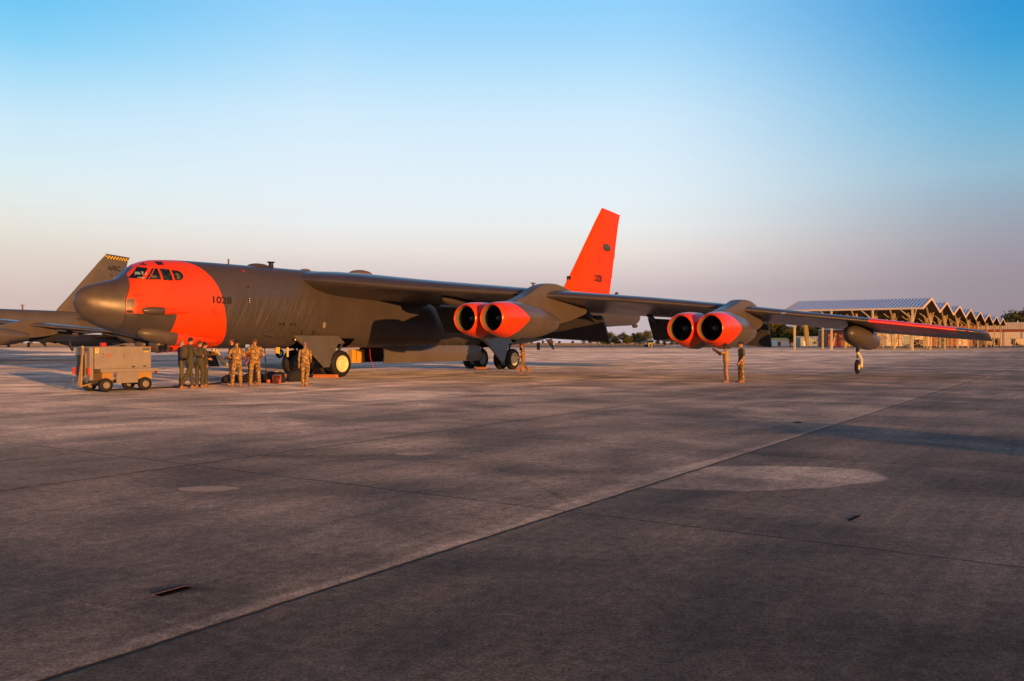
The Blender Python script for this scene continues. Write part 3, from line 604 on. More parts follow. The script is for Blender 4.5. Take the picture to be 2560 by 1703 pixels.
        # outrigger door
        yb = 20.7; MB().loft([[(-26.1, side*(yb+a), 2.62), (-26.6, side*(yb+a), 2.62), (-26.85, side*(yb+a), 2.2), (-26.75, side*(yb+a), 1.7), (-26.55, side*(yb+a), 1.5), (-26.35, side*(yb+a), 1.8), (-26.15, side*(yb+a), 2.2)] for a in (-.03, .03)]).build('gear_door', [M['yellowgreen2'] if orange else gm], root)
    # -- tail
    fl = [(36.77, 5.35), (37.63, 6.63), (42.87, 12.45), (45.98, 12.45), (44.15, 5.3)]
    rr = []
    for z, sl, st, tk in ((5.2, 36.6, 44.1, .42), (5.57, 36.77, 44.17, .40), (7.5, 38.52, 44.68, .34), (9.5, 40.26, 45.2, .28), (11.5, 42.0, 45.73, .2), (12.35, 42.78, 45.96, .15), (12.5, 42.9, 46.1, .05)):
        q = []
        for xc, up in [(x, 1) for x in (0, .02, .08, .2, .4, .7, 1)]+[(x, -1) for x in (.7, .4, .2, .08, .02)]:
            yt = tk*(2.2*math.sqrt(xc)*(1-xc)+.4*xc*(1-xc)) if xc < 1 else .01; q.append((-(sl+(st-sl)*xc), up*max(yt, .004)/1.0, z if z < 12.3 else z-.22*xc))
        rr.append(q)
    fin = MB().loft(rr).build('tail_fin', [M['fin'] if orange else gm], root)
    def fin_y(s_, z):
        t = (z-5.57)/(12.35-5.57); sl = 36.77+(42.78-36.77)*t; st = 44.17+(45.96-44.17)*t; tk = .40+(.15-.40)*t; xc = min(max((s_-sl)/(st-sl), .001), .999); return tk*(2.2*math.sqrt(xc)*(1-xc)+.4*xc*(1-xc))
    def fin_text(txt, s0, s1, z0, z1, mat, name='serial_number'):
        return text_obj(name, txt, mat, fin, lambda u, v: Vector((-(s0+(s1-s0)*u), fin_y(s0+(s1-s0)*u, z0+(z1-z0)*v)+.02, z0+(z1-z0)*v)), 4, 2)
    if orange:
        fin_text('028', 41.45, 42.45, 6.50, 7.06, M['ink']); fin_text('AF', 41.05, 41.33, 6.84, 7.06, M['ink']); fin_text('61', 41.05, 41.33, 6.50, 6.72, M['ink'])
        MB().ell((-43.3, .12, 9.35), .85, .22, .33, 20, 12).build('antenna_fairing', [M['grey']], fin)
        MB().prism([(-37.62, 6.35), (-37.82, 6.38), (-37.9, 6.66), (-37.68, 6.72)], -.13, .13).build('leading_edge_notch', [M['black']], fin)
        for s_, z0, z1 in ((44.5, 7.0, 7.6), (44.95, 8.6, 9.9), (41.95, 7.9, 8.4), (43.9, 6.3, 6.9)):
            y_ = fin_y(s_, (z0+z1)/2)+.02; MB().add([(-s_, y_, z0), (-s_-.07, y_, z0), (-s_-.1, fin_y(s_, z1)+.02, z1), (-s_-.05, fin_y(s_, z1)+.02, z1)], [(0, 1, 2, 3)]).build('scuff_mark', [M['redbrown']], fin, smooth=False)
    else:
        fin_text(tail_code, 42.9, 44.75, 10.45, 11.08, M['ink'], 'tail_code')
        ck = MB(); cy = MB()
        for i in range(16):
            for j in range(2):
                s0 = 42.75+i*.195; z0 = 11.95+.17*j-.012*i; tgt = cy if (i+j) % 2 else ck; d_ = lambda a, c: (-a, fin_y(a, c)+.022, c)
                tgt.add([d_(s0, z0), d_(s0+.195, z0-.012), d_(s0+.195, z0+.158), d_(s0, z0+.17)], [(0, 1, 2, 3)])
        ck.build('checker_band', [M['ink']], fin, smooth=False); cy.build('checker_band', [M['yellow']], fin, smooth=False)
        # shield emblem
        sh_ = [(0, 0), (.17, .12), (.17, .42), (.1, .45), (-.1, .45), (-.17, .42), (-.17, .12)]
        def ring(k, col, off): MB().add([(-(43.5+a*k), fin_y(43.5, 10.0)+off, 9.65+.24+(c-.24)*k) for a, c in sh_], [tuple(range(7))]).build('emblem', [col], fin, smooth=False)
        ring(1, M['dkgrey'], .022); ring(.78, M['grey'], .026); ring(.35, M['dkgrey'], .03)
    for side in (1, -1):
        rr = []
        for t in (0, .5, .92, 1):
            y = .7+7.2*t; sl = 38.0+5.3*t; st = 44.8+.9*t; tk = .36-.22*t; z = 4.55; q = []
            for xc, up in [(x, 1) for x in (0, .03, .1, .3, .6, 1)]+[(x, -1) for x in (.6, .3, .1, .03)]:
                yt = tk*(2*math.sqrt(xc)*(1-xc)+.2*xc*(1-xc)); q.append((-(sl+(st-sl)*xc), side*y, z+up*max(yt, .004)))
            rr.append(q)
        MB().loft(rr).build('tailplane', [gm], root)
    MB().ell((-48.8, 0, 3.15), .35, .22, .18, 14, 8).build('tail_sensor', [M['dkgrey']], root)
    MB().lathe((-44.9, 0, 5.0), (-.6, 0, .8), [(0, .2), (.6, .2), (1.0, .14), (1.12, .02)], 14).build('tail_antenna', [gm], root)
    for s_ in (31.2, 33.4): MB().box(-s_-.25, -s_, -.05, .05, 1.2, 1.75).build('antenna', [M['dkgrey']], root)
    MB().prism([(-34.5, 1.95), (-35.6, 1.2), (-35.3, 2.0)], -.05, .05).build('antenna', [gm], root)
    # -- landing gear
    for gs, doors in ((12.5, True), (27.75, True)):
        for side in (1, -1):
            st_ = MB().tube([(-gs, side*1.25, .67), (-gs+.05, side*1.05, 1.9)], .15, 14).tube([(-gs-.9, side*1.0, 1.75), (-gs, side*1.25, .75)], .07, 10).tube([(-gs+.7, side*1.0, 1.75), (-gs, side*1.25, .85)], .06, 10).tube([(-gs, side*.75, .67), (-gs, side*1.75, .67)], .11, 14).build('main_gear', [M['dkgrey']], root)
            for dy in (-.44, .44):
                yc = side*(1.25+dy)
                MB().lathe((-gs, yc-.22, .67), (0, 1, 0), [(0.02, .40), (0, .50), (.03, .59), (.09, .655), (.22, .675), (.35, .655), (.41, .59), (.44, .50), (.42, .40)], 40, cap=False).build('tyre', [M['tyre']], st_)
                so_ = side if dy > 0 else -side
                MB().lathe((-gs, yc, .67), (0, so_, 0), [(-.2, .41), (.2, .42), (.215, .405), (.17, .38), (.13, .33), (.11, .16), (.16, .14), (.19, .07), (.19, .01)], 36).build('rim', [M['rim'] if (side > 0 and dy > 0) else M['rimdark']], st_)  # outer port rims in sunlit yellow, the rest in a shaded copy
                if dy > 0:
                    hb = MB()
                    for i in range(22):
                        t = 2*math.pi*i/22; hb.lathe((-gs+.27*math.cos(t), yc+so_*.088, .67+.27*math.sin(t)), (0, so_, 0), [(.03, .013), (.05, .013)], 6)
                    hb.build('bolt_ring', [M['dkgrey']], st_)
    # gear wells (black skins painted for the unlit hollows)
    def door(poly, y0, name='gear_door', flange=True, dmat=None, tilt=.12):
        def f(a, c, y): return (-a, y+tilt*(2.06-c), c)
        d = MB().prism(poly, y0, y0+.05, f).build(name, [dmat or M['door']], root, smooth=False)
        return d
    for off in (0, 15.03):
        P1 = [(9.62+off, 2.06), (12.5+off, 2.06), (12.91+off, 1.70), (12.42+off, 1.65), (11.70+off, .52), (11.36+off, .52), (10.27+off, 1.55), (9.9+off, 1.86)]
        d = door(P1, 1.56)
        fl_ = MB()
        edge = [(9.62+off, 2.06), (9.9+off, 1.86), (10.27+off, 1.55), (11.36+off, .52)]
        for a, c in zip(edge, edge[1:]):
            w0, w1 = (.34, .26) if a is edge[0] else ((.26, .12) if a is edge[1] else (.12, .03)); yy = lambda p: 1.56+.12*(2.06-p[1])
            fl_.add([(-a[0]+.01, yy(a)+.05, a[1]), (-c[0]+.01, yy(c)+.05, c[1]), (-c[0]-.03, yy(c)-w1, c[1]+.0), (-a[0]-.03, yy(a)-w0, a[1]+.0), (-a[0]-.05, yy(a)+.05, a[1]), (-c[0]-.05, yy(c)+.05, c[1]), (-c[0]-.07, yy(c)-w1, c[1]), (-a[0]-.07, yy(a)-w0, a[1])], [(0, 1, 2, 3), (4, 7, 6, 5), (0, 4, 5, 1), (3, 2, 6, 7)])
        fl_.build('door_flange', [M['yellowgreen2']], d, smooth=False)
        if off == 0: MB().ell((-9.86, 1.42, 1.86), .05, .07, .07, 12, 8).build('landing_light', [M['lamp']], d)
        # wheel well opening: black skin on the belly, painted for the unlit hollow
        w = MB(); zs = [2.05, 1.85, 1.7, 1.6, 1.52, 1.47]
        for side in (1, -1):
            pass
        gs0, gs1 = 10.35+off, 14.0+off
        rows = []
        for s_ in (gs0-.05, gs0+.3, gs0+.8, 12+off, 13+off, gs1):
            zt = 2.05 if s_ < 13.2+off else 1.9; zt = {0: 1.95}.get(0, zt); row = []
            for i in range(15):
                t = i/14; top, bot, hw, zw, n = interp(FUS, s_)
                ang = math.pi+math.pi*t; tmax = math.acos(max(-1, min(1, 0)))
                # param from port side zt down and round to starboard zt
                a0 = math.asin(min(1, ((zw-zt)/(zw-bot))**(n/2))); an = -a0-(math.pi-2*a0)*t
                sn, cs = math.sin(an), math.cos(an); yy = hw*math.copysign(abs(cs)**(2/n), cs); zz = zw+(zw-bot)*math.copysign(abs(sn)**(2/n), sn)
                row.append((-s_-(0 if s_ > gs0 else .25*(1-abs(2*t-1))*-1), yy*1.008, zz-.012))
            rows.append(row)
        nn = 15; w.add([p for r_ in rows for p in r_], [(i*nn+j, i*nn+j+1, (i+1)*nn+j+1, (i+1)*nn+j) for i in range(5) for j in range(nn-1)]).build('wheel_well_shade', [M['void']], root)
    # bomb bay doors
    if orange:
        for side in (1, -1):
            s0 = 16.1 if side > 0 else 17.0
            dr = MB().loft([[(-s_, side*(1.28+dy), z) for dy, z in ((0, 1.56), (.10, 1.3), (.13, 1.0), (.06, .62), (.0, .62), (.06, 1.0), (.03, 1.3), (-.07, 1.56))] for s_ in (s0, 18, 20, 22, 24.8)]).build('bomb_bay_door', [M['doorpaint'] if side > 0 else M['black']], root, angle=60)  # starboard door is black: its shade is put into the colour
            for s_ in (16.3, 18.2, 20, 21.8, 23.4): MB().tube([(-s_, side*1.22, 1.5), (-s_, side*1.0, 1.75)], .04, 8).build('hinge', [M['steel']], dr)
        MB().box(-16.95, -16.1, -1.30, -1.18, .60, 1.34).box(-16.14, -16.08, -1.3, -1.02, .60, 1.34).build('bay_panel', [M['primer']], root)
        MB().box(-17.25, -17.02, -1.28, -1.2, .60, 1.34).build('bay_panel', [M['primer']], root)
        MB().tube([(-16.0, .4, 1.5), (-16.02, .42, .9), (-16.2, .5, .35)], .018, 6).build('remove_before_flight_streamer', [M['red']], root)
        # crew hatch with ladder, hung down
        h = MB().loft([[(-(6.15+a), y, 1.34) for a, y in ((0, -.45), (0, .25), (.05, .25), (.05, -.45))], [(-(6.42+a), y, .64) for a, y in ((0, -.45), (0, .25), (.05, .25), (.05, -.45))]]).build('crew_hatch', [M['black']], root, smooth=False)
        lad = MB(); 
        for y in (.28, .52): lad.bar((-6.05, y, 1.42), (-6.72, y, .68), .05, .07)
        for k in range(5): lad.bar((-6.05-.67*k/4.2, .28, 1.36-.7*k/4.2), (-6.05-.67*k/4.2, .52, 1.36-.7*k/4.2), .04, .04)
        lad.build('ladder', [M['ladder']], h, smooth=False)
        MB().lathe((-6.02, .45, 1.16), (0, 0, 1), [(0, .13), (.05, .13), (.06, .11), (.34, .1)], 16).build('drain_cover', [M['primer']], root)
        for s_, z0, r_ in ((9.85, 1.04, .05), (9.2, 1.22, .05), (9.32, 1.20, .04)): MB().lathe((-s_, .9, z0), (0, 0, 1), [(0, r_), (1.5-z0, r_)], 12).build('drain_plug', [M['yellow']], root)
        for y in (-.9, .9): MB().tube([(-9.1, y, 1.5), (-9.1, y, 1.38)], .03, 6).build('belly_probe', [M['steel']], root)
    return root
def more_mats():
    def radome():
        g = NG('radome_grey'); o = g.obj(); n = g.noise(o, 1.3, 6, .6); n2 = g.noise(g.scl(o, (1, 1, 4)), 3, 5)
        c = g.mix(g.rng(n, .35, .65), (.078, .066, .058), (.105, .090, .076)); c = g.mix(g.rng(n2, .55, .72, 0, .35), c, (.09, .08, .075)); return g.base(c, g.rng(n, .3, .7, .3, .45), 0, .5)
    M['radome'] = radome()
    M['pod'] = plain('pod_grey', (.105, .092, .082), .38, 0, .08, 1.2)
    M['flap'] = plain('flap_dark', (.045, .045, .047), .5)
    M['duct'] = plain('duct_grey', (.20, .18, .12), .4)
    M['fan'] = plain('fan_blade', (.022, .022, .025), .4, .3)
    M['spinner'] = plain('spinner', (.13, .135, .16), .3, .2)
    M['chockbrown'] = plain('brown_antenna', (.16, .11, .08), .6)
    M['yellowgreen2'] = plain('zinc_primer', (.34, .29, .11), .5)
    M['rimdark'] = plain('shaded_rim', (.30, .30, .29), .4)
    M['lamp'] = plain('lamp_glass', (.8, .8, .8), .08, .7)
    M['ladder'] = plain('ladder_primer', (.75, .60, .22), .45)
    M['doorpaint'] = plain('bay_door_paint', (.125, .115, .10), .4, 0, .1, .6)
    M['redbrown'] = plain('paint_scuff', (.35, .02, .01), .6)
    M['door'] = plain('gear_door_sky_tint', (.105, .108, .122), .30, 0, .08, 1.2, spec=.7)  # bluish base colour carries the sky reflected in the doors
    def finm():
        g = NG('fin_orange'); o = g.obj(); n = g.noise(g.scl(o, (1, 1, .4)), 2.2, 6, .65); n2 = g.noise(o, .5, 3)
        c = g.mix(g.rng(n2, .3, .7), ORANGE, (.84, .070, .002)); c = g.mix(g.rng(n, .66, .74, 0, .5), c, (.5, .02, .01)); return g.base(c, .5, 0, .12)
    M['fin'] = finm()
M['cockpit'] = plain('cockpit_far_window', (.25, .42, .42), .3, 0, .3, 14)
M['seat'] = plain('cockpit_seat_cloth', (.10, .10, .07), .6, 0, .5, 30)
more_mats()
BRZ = math.atan2(-.825, -.565)
make_bomber((-17.07, 34.12, 0), BRZ, 'big grey eight engined bomber with bright orange nose, engine inlets and tail fin', True, '')
th = R(58); a2 = Vector((math.cos(th), math.sin(th)))
make_bomber((-47.5-46*a2.x, 108-46*a2.y, 0), math.atan2(-a2.y, -a2.x), 'plain grey bomber parked behind the orange nose with a yellow checkered band on its fin', False, 'AFRC')
# ---------------------------------------------------------------- ground power cart
CARTGRP = 'ground power carts'
def make_cart(loc, rz, label):
    root = empty('power_cart', loc, rz, label, 'generator cart')
    c = M['cart']
    body = MB().box(-.39, 1.66, .0, 1.2, .81, 1.585).build('housing', [c], root, bevel=.012)
    MB().box(-.20, 1.90, -.06, 1.26, .69, .808).build('deck', [c], root, bevel=.01)
    MB().box(-.52, -.393, .08, 1.12, .42, 1.57).build('front_bumper', [c], root, bevel=.01)
    MB().box(-.57, -.523, .30, .90, .52, 1.36).build('grille_frame', [M['cart']], root)
    g = MB().box(-.60, -.572, .36, .84, .58, 1.30).build('grille', [M['cartdark']], root)
    sl = MB()
    for i in range(18): sl.box(-.615, -.602, .37, .83, .60+i*.039, .612+i*.039)
    sl.build('louvre', [M['dkgrey']], g, smooth=False)
    MB().box(.35, 1.13, -.08, .0, .30, .688).build('battery_box', [c], root, bevel=.008)
    MB().box(-.10, .30, .06, 1.14, .40, .688).box(1.17, 1.72, .06, 1.14, .42, .688).build('chassis', [M['cartyellow']], root)
    MB().box(-.35, 1.6, .25, .95, .30, .40).build('axle_beam', [M['dkgrey']], root)
    p = MB().box(-.17, .70, -.012, -.002, .86, 1.36).build('side_panel', [c], root, bevel=.004)
    for x, z in ((-.10, 1.32), (-.10, 1.22), (.64, 1.32), (.64, 1.22)): MB().lathe((x, -.013, z), (0, -1, 0), [(0, .016), (.01, .016)], 10).build('latch', [M['black']], p)
    def tx(t, x0, x1, z0, z1, mat, y=-.014, nm='lettering', par=body): return text_obj(nm, t, mat, par, lambda u, v: Vector((x0+(x1-x0)*u, y, z0+(z1-z0)*v)), 1, 1)
    tx('AG04', 1.34, 1.60, 1.45, 1.54, M['ink'], -.004)
    for i in range(3): MB().prism([(1.40+i*.055, 1.385), (1.43+i*.055, 1.385), (1.45+i*.055, 1.425), (1.42+i*.055, 1.425)], -.006, -.003).build('yellow_tick', [M['yellow']], body)
    text_obj('lettering', 'AG04', M['ink'], body, lambda u, v: Vector((-.3925-.13, .50-.26*u, 1.44+.08*v)), 1, 1)
    for i, t in enumerate(('HEARING PROTECTION', 'REQUIRED WHEN', 'UNIT OPERATING')): tx(t, .0, .20, 1.30-.045*i, 1.325-.045*i, M['red'], -.016, 'lettering', p)
    MB().box(-.375, -.255, -.006, -.001, 1.36, 1.53).build('placard', [M['placard']], body)
    tx('FUEL', -.355, -.275, 1.47, 1.51, M['ink'], -.0085); tx('JP8', -.355, -.275, 1.41, 1.45, M['ink'], -.0085)
    MB().box(.80, .98, -.006, -.001, .90, 1.18).box(.80, .98, -.009, -.006, 1.165, 1.18).build('service_hatch', [c], body, bevel=.003)
    for k in range(4): MB().box(.80+(0 if k < 2 else 0), .98, -.010, -.0065, .90+.09*k, .904+.09*k).build('hatch_line', [M['dkgrey']], body)
    MB().box(.94, 1.05, -.01, -.001, .85, .89).build('handle_recess', [M['black']], body); MB().box(1.36, 1.47, -.01, -.001, .86, .90).build('handle_recess', [M['black']], body)
    MB().box(1.52, 1.66, -.004, -.001, 1.555, 1.583).box(-.39, -.33, -.004, -.001, 1.5, 1.58).build('corner_guard', [M['rust']], body)
    MB().box(.02, .18, .3, .5, 1.585, 1.72).build('exhaust_stack', [M['red']], root, bevel=.02)
    ct = MB()
    for i in range(4): ct.bar((.42+i*.07, .3, 1.585), (.44+i*.07, .3, 1.69), .018); 
    ct.bar((.40, .3, 1.69), (.68, .3, 1.68), .02).box(.70, .84, .25, .4, 1.585, 1.65)
    ct.build('control_levers', [M['black']], root)
    # folded tow bar
    MB().bar((-.66, .32, 1.55), (-.78, .18, .22), .07, .05).bar((-.66, .26, 1.50), (-.80, .30, .26), .05, .05).bar((-.80, .22, .22), (-.35, .35, .30), .08, .05).lathe((-.66, .30, 1.57), (.2, 1, 0), [(-.03, .045), (.03, .045)], 14).build('tow_bar', [M['cartyellow']], root)
    MB().tube([(-.66, 1.0, 1.45), (-.72, 1.08, 1.62), (-.72, 1.1, 1.78)], [.05, .06, .03], 8).build('hose_hook', [M['black']], root)
    MB().box(-.60, -.53, .02, .10, .62, .86).build('reflector', [M['orange']], root); MB().box(-.60, -.53, 1.1, 1.18, .62, .86).build('reflector', [M['orange']], root)
    for y in (.10, 1.05): MB().lathe((-.60, y, .42), (-1, 0, 0), [(0, .07), (.03, .07)], 14).build('tow_ring', [M['steel']], root)
    MB().box(1.90, 1.93, .0, .2, .60, .80).build('tail_light', [M['rust']], root)
    for x in (0., 1.43):
        for y in (.02, 1.18):
            t = MB().lathe((x, y-.09, .245), (0, 1, 0), [(0, .12), (0, .19), (.03, .235), (.09, .247), (.15, .235), (.18, .19), (.18, .12)], 28, cap=False).build('tyre', [M['tyre']], root)
            so = -1 if y < .5 else 1
            MB().lathe((x, y, .245), (0, so, 0), [(-.05, .125), (.088, .125), (.095, .11), (.05, .09), (.045, .04), (.08, .035), (.085, .005)], 24).build('rim', [c], t)
    MB().tube([(.0, .02, .245), (0, 1.18, .245)], .04, 8).tube([(1.43, .02, .245), (1.43, 1.18, .245)], .04, 8).build('axle', [M['dkgrey']], root)
    return root
M['cartyellow'] = plain('cart_ochre', (.42, .26, .08), .55)
M['rust'] = plain('rust_red', (.5, .13, .03), .6)
M['placard'] = plain('yellow_placard', (.80, .66, .25), .5)
CRZ = math.atan2(.783, .622)
cart = make_cart((-14.09+.783*-.02, 30.23, 0), CRZ, 'tan wheeled generator cart marked AG04 with folded tow bar and red exhaust cap')
def put_copy(o, loc, rz, label, group=None):
    c = copy_tree(o); c.location = loc; c.rotation_euler = (0, 0, rz); c['label'] = label
    if group: c['group'] = group
    return c
# unseen cart copy, added behind the camera to cast the long apron shadow
put_copy(cart, (19.95, -2.95, 0), math.atan2(.578, .816), 'tan generator cart copy added unseen behind the camera to cast a shadow', None)

# ---------------------------------------------------------------- people
def capsule(mb, a, b, ra, rb, n=12):
    a = Vector(a); b = Vector(b); d = (b-a); L_ = d.length; d.normalize()
    u = d.orthogonal().normalized(); w = d.cross(u); rings = []
    for k in (-.98, -.7, -.35, 0):
        r = ra*math.sqrt(1-k*k); rings.append([a+d*ra*k+r*(math.cos(t)*u+math.sin(t)*w) for t in [2*math.pi*i/n for i in range(n)]])
    for k in (0, .35, .7, .98):
        r = rb*math.sqrt(1-k*k); rings.append([b+d*rb*k+r*(math.cos(t)*u+math.sin(t)*w) for t in [2*math.pi*i/n for i in range(n)]])
    mb.loft(rings)
def person(loc, face, H, label, top, legs, boots, skin='skin', hair='hair', feet=((.0, .11), (.0, -.11)), knee=(.03, .03), lift=(0, 0), arms=None, lean=0., hip=(0, 0, 0), head_turn=0., head_tilt=0., sleeve='long', stout=1.0, hairk='short'):
    k = H/1.80
    root = empty('person', loc, face, label, 'person')
    prims = []   # (a, ra, b, rb, material index)
    mats = [M[skin], M[top], M[legs], M[boots]]
    hz = .93; hx, hy, hdz = hip
    hipc = Vector((hx, hy, hz+hdz)); up = Vector((math.sin(lean), 0, math.cos(lean)))
    def P(f, l, u): return hipc+Vector((f*math.cos(lean)+u*math.sin(lean), l, u*math.cos(lean)-f*math.sin(lean)))
    mb = MB()
    def ell_ring(c, rx, ry, n=18): return [c+Vector((rx*math.cos(t)*math.cos(lean), ry*math.sin(t), -rx*math.cos(t)*math.sin(lean))) for t in [2*math.pi*i/n for i in range(n)]]
    q = stout
    secs = [(-.10, .10, .13, 0), (-.03, .125, .175, 0), (.08, .12*q, .165*q, 0), (.20, .115*q, .155*q, 0), (.34, .128*q, .18*q, -.0), (.46, .125, .195, -.01), (.53, .10, .19, -.015), (.57, .07, .13, -.015), (.59, .055, .06, -.01)]
    mb.loft([ell_ring(P(fx, 0, u), rx, ry) for u, rx, ry, fx in secs])
    prims.append((P(0, 0, .12), .14, P(0, 0, .50), .15, 1)); prims.append((P(0, 0, -.06), .15, P(0, 0, .0), .15, 2))
    for sgn in (1, -1): prims.append((P(-.01, 0, .5), .08, P(-.01, sgn*.16, .5), .08, 1)); prims.append((P(0, 0, -.02), .13, P(0, sgn*.1, -.03), .1, 2))
    neck0 = P(-.01, 0, .55); hd = P(.015+.10*math.sin(head_tilt), 0, .745)
    capsule(mb, neck0, hd-Vector((0.01, 0, .05)), .058, .055); prims.append((neck0+up*.04, .055, hd-Vector((0, 0, .06)), .055, 0))
    ct, stt = math.cos(head_turn), math.sin(head_turn); cp, sp_ = math.cos(head_tilt), math.sin(head_tilt)
    hf = Vector((ct*cp, stt*cp, -sp_)); hl = Vector((-stt, ct, 0)); hu = hf.cross(hl)
    mb.ell(hd+hu*.02-hf*.008, .098, .078, .118, 18, 12, 0, (hf, hl, hu)); mb.ell(hd-hu*.055+hf*.028, .062, .056, .066, 14, 9, 0, (hf, hl, hu))
    mb.ell(hd+hf*.098-hu*.018, .022, .013, .022, 8, 6, 0, (hf, hl, hu)); mb.ell(hd+hf*.078+hu*.018, .022, .05, .012, 10, 6, 0, (hf, hl, hu)); mb.ell(hd+hf*.084-hu*.062, .012, .026, .012, 8, 6, 0, (hf, hl, hu))
    for sgn in (1, -1): mb.ell(hd+hl*sgn*.079-hf*.005-hu*.008, .018, .010, .03, 8, 6, 0, (hf, hl, hu))
    prims.append((hd-hu*.06, .09, hd+hu*.05, .1, 0))
    # legs
    for i, sgn in enumerate((1, -1)):
        fx, fy = feet[i]; hj = P(0, sgn*.095, -.03); an = Vector((fx-.02, fy, .10+lift[i])); kn = (hj+an)/2+Vector((knee[i], sgn*.01, .02))
        capsule(mb, hj, kn, .100, .074); capsule(mb, kn, an+Vector((0, 0, .06)), .074, .064 if legs != 'olive' else .07); capsule(mb, kn, an+Vector((-.0, 0, .12)), .07, .074)
        prims.append((hj, .1, kn, .08, 2)); prims.append((kn, .08, an+Vector((0, 0, .08)), .07, 2))
        toe = Vector((fx+.15, fy+sgn*.02, .04)) if lift[i] < .03 else Vector((fx+.13, fy, .05)); heel = Vector((fx-.05, fy, .045+lift[i]))
        capsule(mb, heel, toe, .048, .040); capsule(mb, an+Vector((0, 0, .03)), heel+Vector((.03, 0, .01)), .052, .052); prims.append((heel, .05, toe, .045, 3)); prims.append((an+Vector((0, 0, -.02)), .05, heel, .05, 3))
    # arms: elbow and wrist given as (forward, left, up above hip joint)
    arms = arms or [((-.02, .27, .22), (.06, .27, -.03)), ((-.02, -.27, .22), (.06, -.27, -.03))]
    fing = MB()
    for i, sgn in enumerate((1, -1)):
        el, wr = arms[i]; sh_ = P(-.01, sgn*.195, .49); el = P(*el); wr = P(*wr)
        capsule(mb, sh_, el, .066, .052); capsule(mb, el, wr, .05 if sleeve == 'long' else .044, .040 if sleeve == 'long' else .032)
        mid = sh_+(el-sh_)*.72
        if sleeve == 'long': prims.append((sh_, .07, el, .05, 1)); prims.append((el, .05, wr-(wr-el)*.06, .04, 1))
        else:
            capsule(mb, sh_, mid, .074, .068); prims.append((sh_, .07, mid, .065, 1)); prims.append((el-(el-mid)*.1, .045, wr, .035, 0))
        d = (wr-el).normalized(); sd_ = d.cross(Vector((0, sgn, .2))).normalized(); nn = d.cross(sd_).normalized()
        palm = wr+d*.055; mb.ell(palm, .052, .040, .018, 10, 8, 0, (d, sd_, nn)); prims.append((wr+d*.01, .03, palm+d*.03, .04, 0))
        for j, (off, ln) in enumerate(((-.027, .066), (-.009, .078), (.010, .074), (.027, .058))):
            b0 = palm+d*.035+sd_*off; b1 = b0+d*ln*.5+nn*-.010*sgn; b2 = b1+d*ln*.40+nn*-.026*sgn
            capsule(fing, b0, b1, .0095, .009, 8); capsule(fing, b1, b2, .009, .0075, 8)
        t0 = palm-d*.02-sd_*.03; t1 = t0+d*.035-sd_*.022; t2 = t1+d*.028-sd_*.002+nn*-.012*sgn; capsule(fing, t0, t1, .012, .011, 8); capsule(fing, t1, t2, .011, .009, 8)
    me = bpy.data.meshes.new('x'); me.from_pydata(mb.v, [], mb.f); tmp = bpy.data.objects.new('x', me); COL.objects.link(tmp)
    bm = bmesh.new(); bm.from_mesh(me); bmesh.ops.recalc_face_normals(bm, faces=bm.faces[:]); bm.to_mesh(me); bm.free()
    rm = tmp.modifiers.new('r', 'REMESH'); rm.mode = 'VOXEL'; rm.voxel_size = .011; sm_ = tmp.modifiers.new('s', 'SMOOTH'); sm_.iterations = 3; sm_.factor = .5
    dg = bpy.context.evaluated_depsgraph_get(); res = bpy.data.meshes.new_from_object(tmp.evaluated_get(dg)); bpy.data.objects.remove(tmp)
    nf = len(res.polygons); cen = np.empty(nf*3); res.polygons.foreach_get('center', cen); cen = cen.reshape(-1, 3)
    best = np.full(nf, 1e9); mi = np.zeros(nf, int)
    for a, ra, b, rb, m in prims:
        a = np.array(a); b = np.array(b); ab = b-a; t = np.clip(((cen-a)@ab)/max(ab@ab, 1e-9), 0, 1); dist = np.linalg.norm(cen-(a+t[:, None]*ab), axis=1)-(ra+(rb-ra)*t); w = dist < best; best[w] = dist[w]; mi[w] = m
    nv = len(res.vertices); co = np.empty(nv*3); res.vertices.foreach_get('co', co); V = [tuple(x) for x in co.reshape(-1, 3)]
    F = [tuple(p.vertices) for p in res.polygons]; bpy.data.meshes.remove(res)
    allb = MB(); allb.v = V; allb.f = F; allb.mi = mi.tolist(); allb.add(fing.v, fing.f, 0)
    allb.v = [(x*k, y*k, z*k) for x, y, z in allb.v]
    body = allb.build('body', mats, root, angle=60)
    # hair / cap
    hc = hd*k
    if hairk != 'none':
        hb = MB(); r1 = {'short': (.101, .083, .118), 'shaved': (.099, .080, .117), 'cap': (.108, .092, .118), 'bun': (.112, .094, .128)}[hairk]
        cutz = {'short': .012, 'shaved': .0, 'cap': .028, 'bun': -.03}[hairk]
        rings = []
        for i in range(9):
            ph = math.pi/2*i/8.2; n = 20
            rings.append([hd+hu*.022-hf*(.014)+(hf*r1[0]*math.cos(t)*math.cos(ph)+hl*r1[1]*math.sin(t)*math.cos(ph)+hu*(r1[2]*math.sin(ph)+(cutz if i == 0 else cutz*(1-i/8))-(.05 if (math.cos(t) < -.1 and i == 0) else 0))) for t in [2*math.pi*j/n for j in range(n)]])
        hb.loft(rings)
        if hairk == 'bun': hb.ell(hd-hf*.115+hu*.0, .05, .055, .05, 12, 8)
        if hairk == 'cap': hb.ell(hd+hf*.12+hu*.045, .07, .06, .010, 14, 6, 0, (hf, hl, hu))
        hb.v = [(x*k, y*k, z*k) for x, y, z in hb.v]; hb.build('cap' if hairk == 'cap' else 'hair', [M['blackcloth'] if hairk == 'cap' else M[hair]], root)
    for sgn in (1, -1):
        eb = MB(); c = hd+hf*.090+hl*sgn*.031+hu*.0; eb.ell(c, .008, .013, .008, 8, 6, 0, (hf, hl, hu)); eb.v = [(x*k, y*k, z*k) for x, y, z in eb.v]; eb.build('eye', [M['black']], root)
    root['hd'] = 0; del root['hd']
